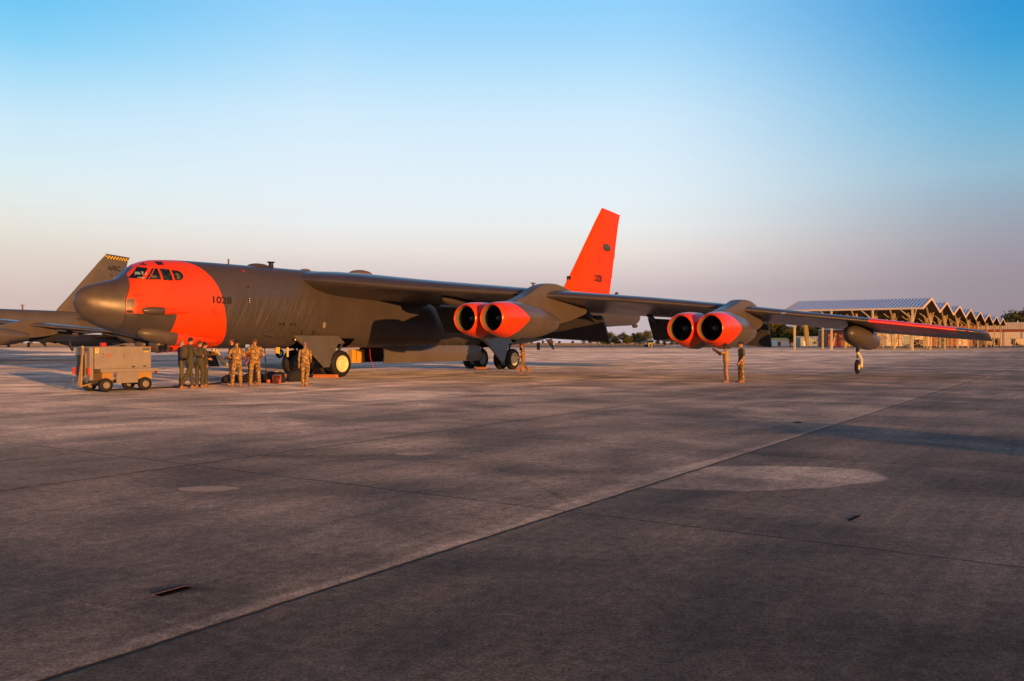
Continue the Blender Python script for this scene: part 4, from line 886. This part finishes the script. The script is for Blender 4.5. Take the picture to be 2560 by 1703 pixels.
    def W3(f, l, u): v = P(f, l, u)*k; return root_mat(root) @ v
    return root, W3, (hd*k, hf, hl, hu, k)
def root_mat(o): return Matrix.Translation(o.location) @ Matrix.Rotation(o.rotation_euler.z, 4, 'Z')
away = R(90)
AIR = [((-.05, .27, .24), (.17, .20, .16)), ((-.05, -.27, .24), (.17, -.20, .16))]
# group by the nose
person((-13.05, 34.34, 0), R(20), 1.80, 'bald man in black long sleeved top and olive trousers, leftmost beside the orange nose', 'blackcloth', 'olive', 'blackcloth', hair='stubble', hairk='shaved', arms=[((-.03, .26, .24), (.18, .12, .12)), ((-.03, -.26, .24), (.18, -.12, .12))], head_turn=-.1)
pr, W3, hdv = person((-12.05, 32.55, 0), R(58), 1.91, 'tall man in olive flight suit carrying a backpack and holding a phone', 'flight', 'flight', 'boot', feet=((.10, -.03), (-.22, .12)), knee=(.05, .03), lift=(0, .0), arms=[((-.02, .27, .24), (.1, .25, .05)), ((.06, -.29, .27), (.30, -.26, .24))], lean=.04)
bp = MB(); bp.ell((-.24*1.06, 0, 1.30*1.06), .12, .19, .26, 18, 12).ell((-.32*1.06, 0, 1.20*1.06), .07, .14, .15, 14, 8)
bpk = bp.build('backpack', [plain('backpack_cloth', (.085, .065, .05), .85, 0, .2, 8, .5)], pr)
ph_l = W3(.43, -.26, .235); ph = MB().box(-.012, .012, -.04, .04, -.07, .07).build('phone', [M['black']], bevel=.004); ph.location = ph_l; ph.rotation_euler = (.3, 1.1, R(58)); tag(ph, 'small dark phone in the raised hand of the tall man with the backpack', 'phone')
person((-11.93, 33.25, 0), R(80), 1.80, 'man in olive flight suit half hidden between the backpack carrier and the woman', 'flight', 'flight', 'boot', hair='hair2', head_turn=-.4)
pw, W4, hv = person((-12.0, 33.95, 0), R(-5), 1.74, 'dark haired woman with a bun in olive flight suit lifting a cup', 'flight', 'flight', 'boot', hair='hair', hairk='bun', feet=((.02, .12), (-.02, -.12)), arms=[((.10, .25, .32), (.27, .10, .50)), ((.02, -.27, .24), (.26, -.22, .20))])
cp = MB().lathe((0, 0, -.05), (0, 0, 1), [(0, .03), (.005, .033), (.11, .042), (.115, .036), (.02, .028)], 16).build('cup', [M['white']]); cp.location = W4(.36, .08, .55); tag(cp, 'white paper cup lifted by the woman with the hair bun', 'cup')
# group by the ladder
p1, _, h1 = person((-11.25, 34.95, 0), R(205), 1.88, 'man wearing black sunglasses and black jacket standing behind a camouflaged airman', 'blackcloth', 'brownpant', 'boot', hair='hair2', arms=[((-.03, .26, .24), (.16, .14, .14)), ((-.03, -.26, .24), (.16, -.14, .14))])
hd_, hf_, hl_, hu_, k_ = h1
sg = MB().ell(hd_+hf_*.098*k_+hu_*.006, .018, .034, .022, 10, 6, 0, (hf_, hl_, hu_))
sg = MB()
for s_ in (1, -1): sg.ell(hd_+hf_*.094*k_+hl_*s_*.034*k_+hu_*.004, .014, .034, .023, 10, 6, 0, (hf_, hl_, hu_)); sg.bar(hd_+hf_*.09*k_+hl_*s_*.06*k_+hu_*.01, hd_-hf_*.0+hl_*s_*.085*k_+hu_*.005, .008)
sg.build('sunglasses', [M['black']], p1)
person((-10.76, 34.02, 0), R(95), 1.83, 'camouflaged airman with dark hair seen from behind with hands in front, beside the sunglasses man', 'camo', 'camo', 'boot', hair='hair', feet=((-.02, .15), (.0, -.15)), arms=[((-.03, .30, .24), (.17, .20, .14)), ((-.03, -.30, .24), (.17, -.20, .14))], stout=1.1)
_, W5, _2 = person((-10.15, 34.34, 0), R(112), 1.90, 'camouflaged airman with brown hair reading papers held up in his left hand', 'camo', 'camo', 'boot', hair='hair2', feet=((-.0, .15), (-.02, -.15)), arms=[((.04, .33, .24), (.26, .20, .36)), ((-.06, -.31, .24), (.14, -.22, .14))], head_turn=.5, stout=1.08)
pp = MB().box(-.003, .003, -.10, .10, -.14, .14).build('papers', [plain('blue_white_sheet', (.45, .62, .8), .6)]); pp.location = W5(.42, .22, .50); pp.rotation_euler = (.1, .2, R(80)); tag(pp, 'pale blue sheets held up beside the brown haired camouflaged airman', 'papers')
person((-10.78, 35.99, 0), R(-70), 1.74, 'red haired person in reddish clothes mostly hidden behind the airman with papers', 'redcloth', 'redcloth', 'boot', hair='hair2') if False else None
M['redcloth'] = plain('red_cloth', (.5, .05, .02), .8)
person((-10.72, 35.99, 0), R(-70), 1.72, 'person in reddish clothes mostly hidden behind the airman with papers', 'redcloth', 'blackcloth', 'boot', hair='hair2')
# at the wheel
_, W6, _3 = person((-8.08, 34.02, 0), R(82), 1.77, 'camouflaged airman standing alone in front of the forward wheels, back to us, looking up', 'camo', 'camo', 'boot', hair='stubble', hairk='shaved', feet=((.02, .10), (.0, -.06)), arms=[((-.03, .25, .22), (-.0, .25, -.04)), ((-.03, -.24, .24), (.14, -.18, .06))], head_tilt=-.35, head_turn=.3)
nb_ = MB().box(-.015, .015, -.07, .07, -.11, .11).build('notebook', [M['black']]); nb_.location = W6(.10, -.26, .0); nb_.rotation_euler = (.2, .4, R(60)); tag(nb_, 'dark notebook with white edge in the hand of the airman by the wheels', 'notebook')
# at the rear wheels
person((.63, 49.25, 0), R(178), 1.70, 'camouflaged airman walking bent forward beside the rear wheels', 'camo', 'camo', 'boot', skin='skin', hairk='shaved', hair='rusthair', sleeve='short', feet=((.12, .08), (-.34, -.08)), knee=(.10, .12), lift=(0, .10), lean=.10, arms=[((.05, .25, .24), (.26, .20, .16)), ((-.02, -.25, .22), (.06, -.22, -.02))]) if False else None
M['rusthair'] = plain('red_cap', (.5, .04, .01), .7)
person((.62, 48.2, 0), R(178), 1.66, 'camouflaged airman walking bent forward beside the rear wheels', 'camo', 'camo', 'boot', hairk='shaved', hair='rusthair', sleeve='short', feet=((.12, .08), (-.30, -.08)), knee=(.10, .14), lift=(0, .08), lean=.08, arms=[((.05, .25, .24), (.22, .20, .12)), ((-.02, -.25, .22), (.26, -.24, .02))])
# under the outer engines
person((9.22, 37.5, 0), R(175), 1.66, 'dark skinned man in tan shirt and brown trousers reaching up to the outer engine cowling', 'tanshirt', 'brownpant', 'boot', skin='skin2', hair='hair', hairk='bun2' if False else 'short', sleeve='short', feet=((-.02, .10), (.0, -.13)), arms=[((.26, .18, .46), (.48, .14, .62)), ((.24, -.22, .40), (.46, -.16, .56))], stout=1.12, lean=.04, head_tilt=-.2)
person((9.93, 37.7, 0), R(190), 1.76, 'airman in black cap, green shirt and camouflage trousers under the outer engines', 'greenshirt', 'camo', 'boot', sleeve='short', hairk='cap', feet=((.0, .13), (.04, -.12)), arms=[((-.01, .25, .21), (.16, .22, -.02)), ((-.04, -.26, .21), (.02, -.27, -.06))], head_turn=-.15, head_tilt=.15)

# ---------------------------------------------------------------- gear on the ground
def chock(name, a, b, r, label, mat='chock'):
    a = Vector(a); b = Vector(b); d = (b-a).normalized(); n = Vector((-d.y, d.x, 0)); rr = []
    L_ = (b-a).length
    for t in [0, .02, .04, .96, .98, 1]:
        k = .8 if t in (0, 1) else 1.; c = a+d*L_*t; rr.append([c+n*x*k+Vector((0, 0, z*(k if z > .02 else 1))) for x, z in ((-r*1.3, 0.003), (-r*1.2, r*.6), (-r*.5, r*1.6), (r*.5, r*1.6), (r*1.2, r*.6), (r*1.3, .003))])
    o = MB().loft(rr).build(name, [M[mat]], angle=25); tag(o, label, 'wheel chock', 'wheel chocks'); return o
chock('wheel_chock', (-11.95, 43.6, 0), (-10.4, 43.3, 0), .10, 'long orange wooden chock in front of the left pair of forward wheels')
chock('wheel_chock', (-9.8, 42.95, 0), (-8.55, 42.75, 0), .10, 'long orange wooden chock in front of the right pair of forward wheels, near bright rim')
chock('wheel_chock', (.30, 56.1, 0), (.75, 55.95, 0), .09, 'short orange chock at the white rimmed rear wheel')
chock('wheel_chock', (-2.35, 57.0, 0), (-1.7, 56.85, 0), .08, 'short brown chock at the rear wheels behind the bay door')
o = MB().box(-.16, .16, -.07, .07, 0, .62).box(-.06, .06, -.03, .03, .62, .70).build('chock_stand', [plain('worn_wood', (.28, .10, .04), .7, 0, .3, 6)], bevel=.02); o.location = (-10.05, 44.6, 0); o.rotation_euler = (0, 0, .4)
tag(o, 'brown upright wooden block between the two pairs of forward wheels', 'wooden block')
def bag(loc, rx, ry, rz, label, mat, ang=0):
    b = MB(); rr = []
    for t, k in ((0.004, .92), (.1, 1.02), (.35, 1.05), (.6, 1.0), (.8, .85), (.95, .6), (1, .25)):
        rr.append([(rx*k*(abs(math.cos(a))**.6)*math.copysign(1, math.cos(a))*(1+.06*math.sin(5*a+t*7)), ry*k*(abs(math.sin(a))**.6)*math.copysign(1, math.sin(a))*(1+.05*math.cos(4*a+t*9)), rz*t*(1+.06*math.sin(3*a))) for a in [2*math.pi*i/24 for i in range(24)]])
    b.loft(rr); root = b.build('duffel_bag', [M[mat]], angle=60); root.location = loc; root.rotation_euler = (0, 0, ang)
    MB().tube([(-rx*.5, 0, rz*.85), (-rx*.3, .02, rz*1.12), (rx*.3, .02, rz*1.12), (rx*.5, 0, rz*.85)], .015, 8).build('strap', [M[mat]], root)
    return tag(root, label, 'bag', 'bags on the apron')
bag((-12.1, 37.6, 0), .42, .22, .32, 'black bag lying behind the sunglasses man at the end of the power cable', 'blackcloth', .3)
bag((-11.2, 37.7, 0), .50, .26, .40, 'black duffel bag between the two camouflaged airmen', 'blackcloth', -.1)
bag((-10.2, 37.4, 0), .45, .28, .46, 'tall black bag with papers on top, right of the airman with papers', 'blackcloth', .2)
bag((-9.55, 38.6, 0), .42, .24, .50, 'black backpack standing behind the orange box', 'blackcloth', .5)
bx = MB().box(-.17, .17, -.12, .12, 0, .34).build('box', [M['rustbox'] if 'rustbox' in M else plain('orange_box', (.55, .12, .03), .6)], bevel=.012); bx.location = (-9.93, 36.75, 0); bx.rotation_euler = (0, 0, .1); root_ = bx
MB().lathe((.05, -.121, .17), (0, -1, 0), [(0, .035), (.006, .035)], 16).build('sticker', [M['white']], bx); MB().box(-.15, .15, -.10, .10, .342, .36).build('lid_papers', [M['white']], bx)
tag(bx, 'small orange box with a white round sticker beside the black bags', 'box')
pb = MB().box(-.2, .2, -.1, .1, 0, .012).build('clipboard', [M['white']]); pb.location = (-10.2, 37.3, .50); pb.rotation_euler = (.1, .05, .2); tag(pb, 'white clipboard lying on top of the tall black bag', 'clipboard')
fl = MB().ell((0, 0, .09), .10, .07, .09, 12, 8).build('helmet_bag', [M['rust']]); fl.location = (-10.30, 36.8, 0); tag(fl, 'small orange pouch in front of the tall black bag', 'pouch')
def cable(pts, r, label):
    P_ = [Vector(p) for p in pts]; out = []
    for i in range(len(P_)-1):
        p0, p1, p2, p3 = P_[max(i-1, 0)], P_[i], P_[i+1], P_[min(i+2, len(P_)-1)]
        for j in range(8):
            t = j/8; out.append(.5*((2*p1)+(-p0+p2)*t+(2*p0-5*p1+4*p2-p3)*t*t+(-p0+3*p1-3*p2+p3)*t**3))
    out.append(P_[-1]); o = MB().tube(out, r, 8).build('cable', [M['cable']]); return tag(o, label, 'cable')
cable([(-14.9, 30.9, .03), (-14.2, 31.6, .03), (-13.4, 32.5, .03), (-12.8, 33.6, .03), (-12.4, 35.2, .03), (-12.2, 37.0, .03), (-11.6, 37.3, .03), (-11.3, 38.5, .03), (-10.65, 38.9, .03)], .028, 'thick black power cable running over the apron from the generator cart to the bags')
def bp_(s, y, z): return (-17.07+.565*s+.825*y, 34.12+.825*s-.565*y, z)
cable([bp_(8.98, .3, 1.46), bp_(8.95, .35, 1.1), bp_(9.05, .3, .7), bp_(8.95, .4, .3), bp_(8.8, .5, .03), (-10.8, 39.6, .03), (-10.65, 38.95, .03)], .026, 'black cable hanging from the belly of the orange nosed bomber')
# tie-down recess in the slab
def hole():
    r = empty('tie_down_point', (-2.34, 6.02, 0), math.atan2(.833, .553), 'rectangular steel tie-down recess sunk in the near concrete slab', 'tie-down')
    L_, W_ = .125, .04
    MB().add([(-L_, -W_, .003), (L_, -W_, .003), (L_, W_, .003), (-L_, W_, .003)], [(0, 1, 2, 3)]).build('recess', [plain('recess_dirt_shade', (.018, .014, .012), 1.0, 0, .4, 30, spec=0.)], r, smooth=False)  # flat quad: shade and dirt of the hollow put into its colour
    MB().box(-L_-.01, L_+.01, W_, W_+.010, 0, .005).build('recess_edge', [M['chockedge']], r, smooth=False)  # only the far edge is built, coloured for the sun it catches
    MB().box(-.10, .10, -.006, .006, .0032, .005).build('tie_bar', [M['void']], r)
M['chockedge'] = plain('sunlit_recess_edge', (.22, .10, .05), .8, 0, .3, 20)
hole()
def stain(name, poly, mat, label):
    o = MB().add([(x, y, .004) for x, y in poly], [tuple(range(len(poly)))]).build(name, [mat], smooth=False); return tag(o, label, 'stain')
def gp(px, py): d = 1.72*2176/(py-857); return ((px-1280)*d/2176, d)
tar = plain('tar_patch', (.008, .008, .009), .9, spec=.1)
stain('tar_patch', [gp(*p) for p in ((2118, 1300), (2135, 1291), (2152, 1287), (2148, 1292), (2135, 1299), (2122, 1304))], tar, 'small black tar patch with a pointed end on the right foreground slab')
stain('tar_patch', [gp(*p) for p in ((1980, 1056), (1992, 1054.5), (2007, 1055.5), (2003, 1057.5), (1988, 1057.5))], tar, 'thin black tar sliver left of the long joint near the shadow band')
pale = plain('pale_patch', (.31, .265, .23), .85, 0, .1, 9); pale.node_tree.nodes['Principled BSDF'].inputs['Diffuse Roughness'].default_value = .5
for px, py, rx, ry, lb in ((519, 1223, .36, .2, 'pale round filled patch in the left middle of the apron'), (1036, 1135, .32, .2, 'small pale round filled patch in the middle of the apron')):
    c = gp(px, py); stain('patch', [(c[0]+rx*math.cos(t)*(1+.1*math.sin(3*t)+.06*math.sin(7*t+1)), c[1]+ry*math.sin(t)) for t in [2*math.pi*i/28 for i in range(28)]], pale, lb)

# ---------------------------------------------------------------- sun shelter
def shelter():
    A_ = Vector((.553, .833, 0)); Pd = Vector((-.835, .55, 0)); O = Vector((93.9, 199, 0))
    root = empty('sun_shelter', O, math.atan2(A_.y, A_.x), 'long open sided aircraft shelter with eight zigzag ribbed metal roofs on tan posts', 'shelter')
    # local x along bays, local y = away to the left, along the ridges
    B = 26.5; L_ = 31.6; ze = 9.6; zr = 12.45
    steps = [0, 27.5, 54, 82.5, 111, 141, 173, 206, 238]
    rm = plain('ribbed_roof', (.64, .69, .76), .38, .35, .08, .3); fm = plain('post_paint', (.74, .58, .30), .6, 0, .12, .5); um = M['soffit']
    for i in range(8):
        x0, x1 = steps[i], steps[i+1]; xm = (x0+x1)/2
        for xa, xb in ((x0, xm), (x1, xm)):
            vs = []; n = 40
            for j in range(n*4+1):
                y = L_*j/(n*4); h = .26 if j % 4 in (1, 2) else 0.
                vs += [(xa, y, ze+h), (xb, y, zr+h)]
            r = MB().add(vs, [(2*j, 2*j+1, 2*j+3, 2*j+2) for j in range(n*4)]).build('roof', [rm], root, smooth=False, fix=False)
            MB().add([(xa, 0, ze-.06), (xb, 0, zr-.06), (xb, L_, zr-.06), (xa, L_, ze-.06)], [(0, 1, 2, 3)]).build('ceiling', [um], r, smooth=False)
        for yy in (-.05, L_): MB().add([(x0, yy, ze-.35), (xm, yy, zr-.35), (x1, yy, ze-.35), (x1, yy, ze+.28), (xm, yy, zr+.28), (x0, yy, ze+.28), (x0, yy+.08, ze-.35), (xm, yy+.08, zr-.35), (x1, yy+.08, ze-.35), (x1, yy+.08, ze+.28), (xm, yy+.08, zr+.28), (x0, yy+.08, ze+.28)], [(0, 1, 4, 5), (1, 2, 3, 4), (6, 11, 10, 7), (7, 10, 9, 8), (0, 6, 7, 1), (1, 7, 8, 2), (5, 4, 10, 11), (4, 3, 9, 10)]).build('fascia', [M['fascia']], root, smooth=False)
        for y in (8, 24): MB().box(xm-.9, xm+.9, y-.3, y+.3, zr-2.2, zr-2.05).build('ceiling_lamp', [M['white']], root)
    MB().box(-.12, 0, 0, L_, ze-.2, ze+.25).build('eave_trim', [M['fascia']], root)
    for i, x in enumerate(steps):
        for y in (2.2, 10.8, 20.2, 29):
            xo = x+.3 if i == 0 else (x-.3 if i == 8 else x)
            p = MB().bar((xo, y, 0), (xo, y, ze-.1), .42, .42).build('post', [fm], root, smooth=False)
            bb = MB()
            for sx in (-1, 1):
                if (i == 0 and sx < 0) or (i == 8 and sx > 0): continue
                bb.bar((xo, y, ze-3.4), (xo+sx*6.5, y, ze+.95), .30, .28)
            bb.bar((xo, y, ze-2.4), (xo, y+2.6, ze-.2), .2, .2).build('brace', [fm], p, smooth=False)
        xb = MB(); x_ = x+.3 if i == 0 else (x-.3 if i == 8 else x)
        if i > 0: xb.bar((x_, 10.8, .3), (x_, 20.2, 5), .16).bar((x_, 20.2, .3), (x_, 10.8, 5), .16)
        if i < 8: xb.bar((x_, 20.2, .2), (x_+4.5, 20.2, 4.0), .25)
        xb.build('cross_brace', [fm], root, smooth=False)
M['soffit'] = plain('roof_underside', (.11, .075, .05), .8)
M['fascia'] = plain('fascia_paint', (.72, .60, .42), .5)
shelter()
# ---------------------------------------------------------------- buildings behind
def ribbed(name, c, axis=0, sp=.6, rough=.6):
    g = NG(name); o = g.obj(); v = g.sep(o)[axis]; w = g.mth('SINE', g.mth('MULTIPLY', v, 2*math.pi/sp)); n = g.noise(o, .4, 5)
    x = g.n('ShaderNodeCombineColor'); f = g.mth('MULTIPLY', g.rng(w, -.2, .2, .80, 1.05), g.rng(n, .3, .7, .88, 1.1)); [g.put(x.inputs[i], f) for i in range(3)]
    g.bump(w, .6, .06); return g.base(g.mix(1., c, x.outputs[0], 'MULTIPLY'), rough)
def hangar():
    r = empty('hangar', (296, 470, 0), math.atan2(.55, -.835), 'long cream hangar with red band over its tall sliding doors at the far right', 'building')
    # local x runs left and away, local y = towards the camera's back side (rotate so wall faces us at y=0)
    cr = M['cream']; L_ = 62
    MB().box(0, L_, .0, -30, 0, 12.6).build('wall', [cr], r, smooth=False)
    MB().box(-.2, L_+.2, .02, .35, 9.2, 12.9).build('upper_cladding', [ribbed('ribbed_cream', (.62, .52, .36), 0, 1.0)], r, smooth=False)
    MB().box(0, L_, .02, .22, 7.7, 9.19).build('red_band', [plain('red_band', (.30, .07, .035), .7)], r, smooth=False)
    for i in range(7):
        MB().box(i*8.8+.2, i*8.8+8.6, .05, .30, .1, 7.68).build('sliding_door', [plain('door_cream', (.80, .66, .42), .6, 0, .07, .3)], r, bevel=.05)
    for i in range(8): MB().bar((i*8.8+.1, .42, 0), (i*8.8+.1, .42, 7.6), .3).build('door_rail', [M['fascia']], r)
    MB().add([(0, .0, 12.6), (L_, 0, 12.6), (L_, -15, 13.4), (0, -15, 13.4)], [(0, 1, 2, 3)]).build('roof', [M['fascia']], r, smooth=False)
    for x in (20, 34): MB().tube([(x, -3, 12.5), (x, -3, 14)], .25, 8).build('roof_vent', [M['white']], r)
M['cream'] = plain('cream_wall', (.72, .58, .36), .7, 0, .08, .2)
hangar()
def block(name, x, y, w, d, h, rz, label, wmat, rmat, doors=(), roofh=.8, cat='building'):
    r = empty(name, (x, y, 0), rz, label, cat)
    MB().box(-w/2, w/2, -d/2, d/2, 0, h).build('wall', [wmat], r, smooth=False)
    MB().add([(-w/2-.3, -d/2-.3, h), (w/2+.3, -d/2-.3, h), (w/2+.3, d/2+.3, h), (-w/2-.3, d/2+.3, h), (-w/2-.3, 0, h+roofh), (w/2+.3, 0, h+roofh), (-w/2-.3, -d/2-.3, h-.12), (w/2+.3, -d/2-.3, h-.12)], [(0, 1, 5, 4), (2, 3, 4, 5), (0, 4, 3), (1, 2, 5), (6, 7, 1, 0)]).build('roof', [rmat], r, smooth=False)
    for (a, b_, c, e, m) in doors:
        f = MB().box(a-.12, b_+.12, -d/2-.08, -d/2-.01, c-.05, e+.12).build('door_frame' if c < .3 else 'window', [M['fascia']], r, smooth=False)
        MB().box(a, b_, -d/2-.12, -d/2-.081, c, e).build('door' if c < .3 else 'pane', [m], f, smooth=False)
    return r
redm = ribbed('red_corrugated', (.34, .075, .035), 0, 1.2)
teal = ribbed('pale_green_cladding', (.34, .42, .38), 0, 1.0)
def at(px, d): return (px-1280)/2176*d
block('red_building', at(2084, 400)+2, 405, 10, 20, 7.6, R(-8), 'red corrugated building with a yellow door under the shelter roof', redm, M['fascia'], [(3.2, 4.7, .1, 6.5, M['yellow'])])
block('long_hall', at(2225, 440), 450, 44, 16, 7.2, R(-6), 'cream hall standing behind the shelter posts', M['cream'], M['fascia'], [(-18, -12, .1, 5.2, M['dkgrey']), (-6, 0, .1, 5.2, M['cart']), (8, 14, .1, 5.2, teal)])
block('red_hall', at(2395, 470), 478, 26, 14, 12.0, R(-10), 'taller red ribbed hall between the cream hall and the hangar', redm, M['fascia'], [(-9, -4, .1, 6, M['dkgrey']), (2, 7, .1, 6, M['cream'])])
block('shed', at(2032, 430), 436, 11.6, 8, 4.2, R(-4), 'pale green low shed in front of the trees left of the red building', teal, M['fascia'], [(-4, -2.4, .1, 2.6, M['white']), (1, 3, 1.2, 2.4, M['dkgrey'])])
block('shed', at(1958, 430), 436, 7, 6, 3.2, R(10), 'small white shed with yellow roof in front of the trees', M['white'], M['yellow'], [(-2.4, -1, .1, 2.2, M['dkgrey'])], .9)
block('hut', at(1637, 360), 372, 1.6, 1.4, 1.6, 0, 'tiny yellow hut at the grass edge below the outer flap', M['yellow'], M['yellow'], [(-.4, .4, .1, 1.2, M['dkgrey'])], .3, 'hut')
block('hut', at(1627, 362), 374, 2.2, 1.4, .9, 0, 'low dark box at the grass edge next to the tiny yellow hut', M['dkgrey'], M['dkgrey'], [], .1, 'box')
block('far_lights_block', at(1383, 700), 720, 3.4, 3, 1.7, 0, 'tiny white block standing in for lights on the far horizon under the inner engines', M['white'], M['rust'], [(-1, 1, .1, 2, M['dkgrey'])], 1.5)  # house shape added in place of tiny red and white lights
# chain link fence before the trees
fe = empty('fence', (at(1900, 425), 425, 0), 0, 'thin wire fence with grey posts in front of the sheds', 'fence')
for i in range(18): MB().tube([(i*2.6, 0, 0), (i*2.6, 0, 2.2)], .05, 6).build('fence_post', [M['steel']], fe)
mw = MB()
for z in (.2, .7, 1.2, 1.7, 2.15): mw.bar((0, 0, z), (44, 0, z), .03)
mw.build('fence_wire', [M['steel']], fe)
# equipment under and behind the shelter
k = 0
for px, d, rz, sc, lb in ((2470, 400, .3, 2.2, 'dark equipment trailer under the far end of the shelter, left of the last post'), (2500, 405, 1.0, 2.6, 'boxy equipment trailer between the last shelter posts'), (2545, 415, .1, 2.6, 'equipment trailer in front of the hangar doors at the right edge of the picture'),
                          (2440, 395, -.6, 2.0, 'equipment trailer near the base of the red hall'), (2300, 330, .8, 2.0, 'equipment trailer parked deep under the shelter behind the wing tip'), (2180, 320, .2, 2.0, 'equipment trailer under the shelter behind the drop tank')):
    c = put_copy(cart, (at(px, d), d, 0), rz, lb, 'equipment trailers by the shelter'); c.scale = (sc, sc, sc*.9)
def workstand(px, d, label):
    r = empty('work_stand', (at(px, d), d, 0), .4, label, 'work stand'); m = M['dkgrey']
    for x, y in ((-1, -1), (1, -1), (1, 1), (-1, 1)): MB().bar((x*1.3, y*1.1, 0), (x*.6, y*.6, 3.2), .14).build('leg', [m], r)
    MB().box(-.8, .8, -.8, .8, 3.2, 3.35).build('platform', [m], r); rl = MB()
    for x, y in ((-1, -1), (1, -1), (1, 1), (-1, 1)): rl.bar((x*.75, y*.75, 3.3), (x*.75, y*.75, 4.4), .08)
    rl.bar((-.75, -.75, 4.4), (.75, -.75, 4.4), .08).bar((-.75, .75, 4.4), (.75, .75, 4.4), .08).build('railing', [m], r)
workstand(2246, 310, 'dark work stand with railing under the shelter, right of the drop tank'); workstand(2100, 300, 'dark work stand under the shelter left of the drop tank')

# ---------------------------------------------------------------- trees
def tree_mesh(kind, h, w, seed, leaves=2600):
    rnd = random.Random(seed); tb = MB(); pts = [Vector((0, 0, 0))]
    for i in range(1, 6): pts.append(Vector((rnd.uniform(-.03, .03)*h*i/3, rnd.uniform(-.03, .03)*h*i/3, h*.82*i/5)))
    tb.tube(pts, [h*.028*(1-.16*i) for i in range(6)], 7)
    clumps = []
    for i in range(26):
        t = rnd.uniform(.12, 1); a = rnd.uniform(0, 2*math.pi); rad = w*.5*math.sin(math.pi*min(.98, .12+t*.86))**.6*rnd.uniform(.25, 1.); c = Vector((rad*math.cos(a), rad*math.sin(a), h*(.08+.86*t)))
        clumps.append((c, rnd.uniform(.12, .22)*w))
        if i < 9:
            p = pts[min(4, 1+int(t*4))]; tb.tube([p, p.lerp(c, .5)+Vector((0, 0, .03*h)), c], [h*.011, h*.007, h*.003], 5)
    lb = MB()
    for i in range(leaves):
        c, r = clumps[rnd.randrange(len(clumps))]; d = Vector((rnd.gauss(0, 1), rnd.gauss(0, 1), rnd.gauss(0, .8))).normalized()*r*rnd.uniform(.5, 1.08)
        p = c+d; p.z = max(p.z, .15); s_ = rnd.uniform(.018, .038)*h; n = (d.normalized()+Vector((rnd.uniform(-.7, .7), rnd.uniform(-.7, .7), rnd.uniform(-.4, .7)))).normalized(); u = n.orthogonal().normalized(); v = n.cross(u); an = rnd.uniform(0, 6.28); u, v = u*math.cos(an)+v*math.sin(an), v*math.cos(an)-u*math.sin(an)
        lb.add([p-u*s_-v*s_*.5, p+u*s_*.2-v*s_*.7, p+u*s_+v*s_*.3, p-u*s_*.2+v*s_*.7], [(0, 1, 2, 3)])
    return tb, lb
LM = []
for nm, c1, c2 in (('foliage_dark', (.045, .060, .018), (.09, .09, .025)), ('foliage_olive', (.075, .085, .022), (.15, .13, .03))):
    g = NG(nm); o = g.obj(); n = g.noise(o, .5, 3); c = g.mix(g.rng(n, .35, .65), c1, c2); LM.append(g.base(c, .8, 0, .2))
BK = plain('bark', (.10, .075, .055), .9, 0, .2, 2)
protos = []
for i, (h, w) in enumerate(((12, 10), (10, 11), (14, 9), (9, 8))):
    tb, lb = tree_mesh(i, h, w, 50+i); r = empty('tree', (0, 0, 0), 0, 'x', 'tree'); tb.build('trunk', [BK], r); lb.build('crown', [LM[i % 2]], r, smooth=False, fix=False); protos.append((r, h))
used = [False]*4
def plant(i, x, y, h, label, group):
    r, h0 = protos[i]
    if used[i]: r = copy_tree(r)
    used[i] = True; k = h/h0; r.location = (x, y, 0); r.scale = (k*random.uniform(.95, 1.25), k*random.uniform(.95, 1.2), k); r.rotation_euler = (0, 0, random.uniform(0, 6.28)); tag(r, label, 'tree', group)
ORD = 'first second third fourth fifth sixth seventh eighth ninth tenth eleventh twelfth thirteenth fourteenth fifteenth sixteenth seventeenth eighteenth nineteenth twentieth'.split()
rnd = random.Random(3)
for j in range(16):
    px = 1480+j*15+rnd.uniform(-4, 4); d = 560+rnd.uniform(-30, 40); top = (833 if px < 1620 else 846)+rnd.uniform(-5, 7); plant(rnd.randrange(4), at(px, d), d, 1.72+(857-top)*d/2176, ORD[j]+' tree from the left in the low olive row below the tail end', 'trees beyond the apron under the wing')
for j in range(20):
    px = 1885+j*11.5+rnd.uniform(-3, 3); d = 455+rnd.uniform(-10, 40)+(30 if j % 2 else 0); top = (808 if px < 2040 else 815)+rnd.uniform(-10, 14); plant(rnd.randrange(4), at(px, d), d, 1.72+(857-top)*d/2176, ORD[j]+' tree from the left in the tall row behind the sheds', 'trees behind the sheds')
for px, top, lb in ((2530, 790, 'dark tree rising above the hangar roof, left one of three'), (2548, 772, 'dark tree rising above the hangar roof, middle one of three'), (2572, 764, 'tallest dark tree above the hangar roof at the right edge of the picture')):
    d = 560; plant((px//7) % 4, at(px, d), d, 1.72+(857-top)*d/2176, lb, None)
for j in range(110):
    px = -60+j*24+rnd.uniform(-8, 8)
    if px > 1470 and px < 1730: continue
    d = 1100+rnd.uniform(-60, 120); plant(rnd.randrange(4), at(px, d), d, rnd.uniform(3.6, 5.4), 'small dark tree in the faint line along the far horizon', 'trees along the far horizon')
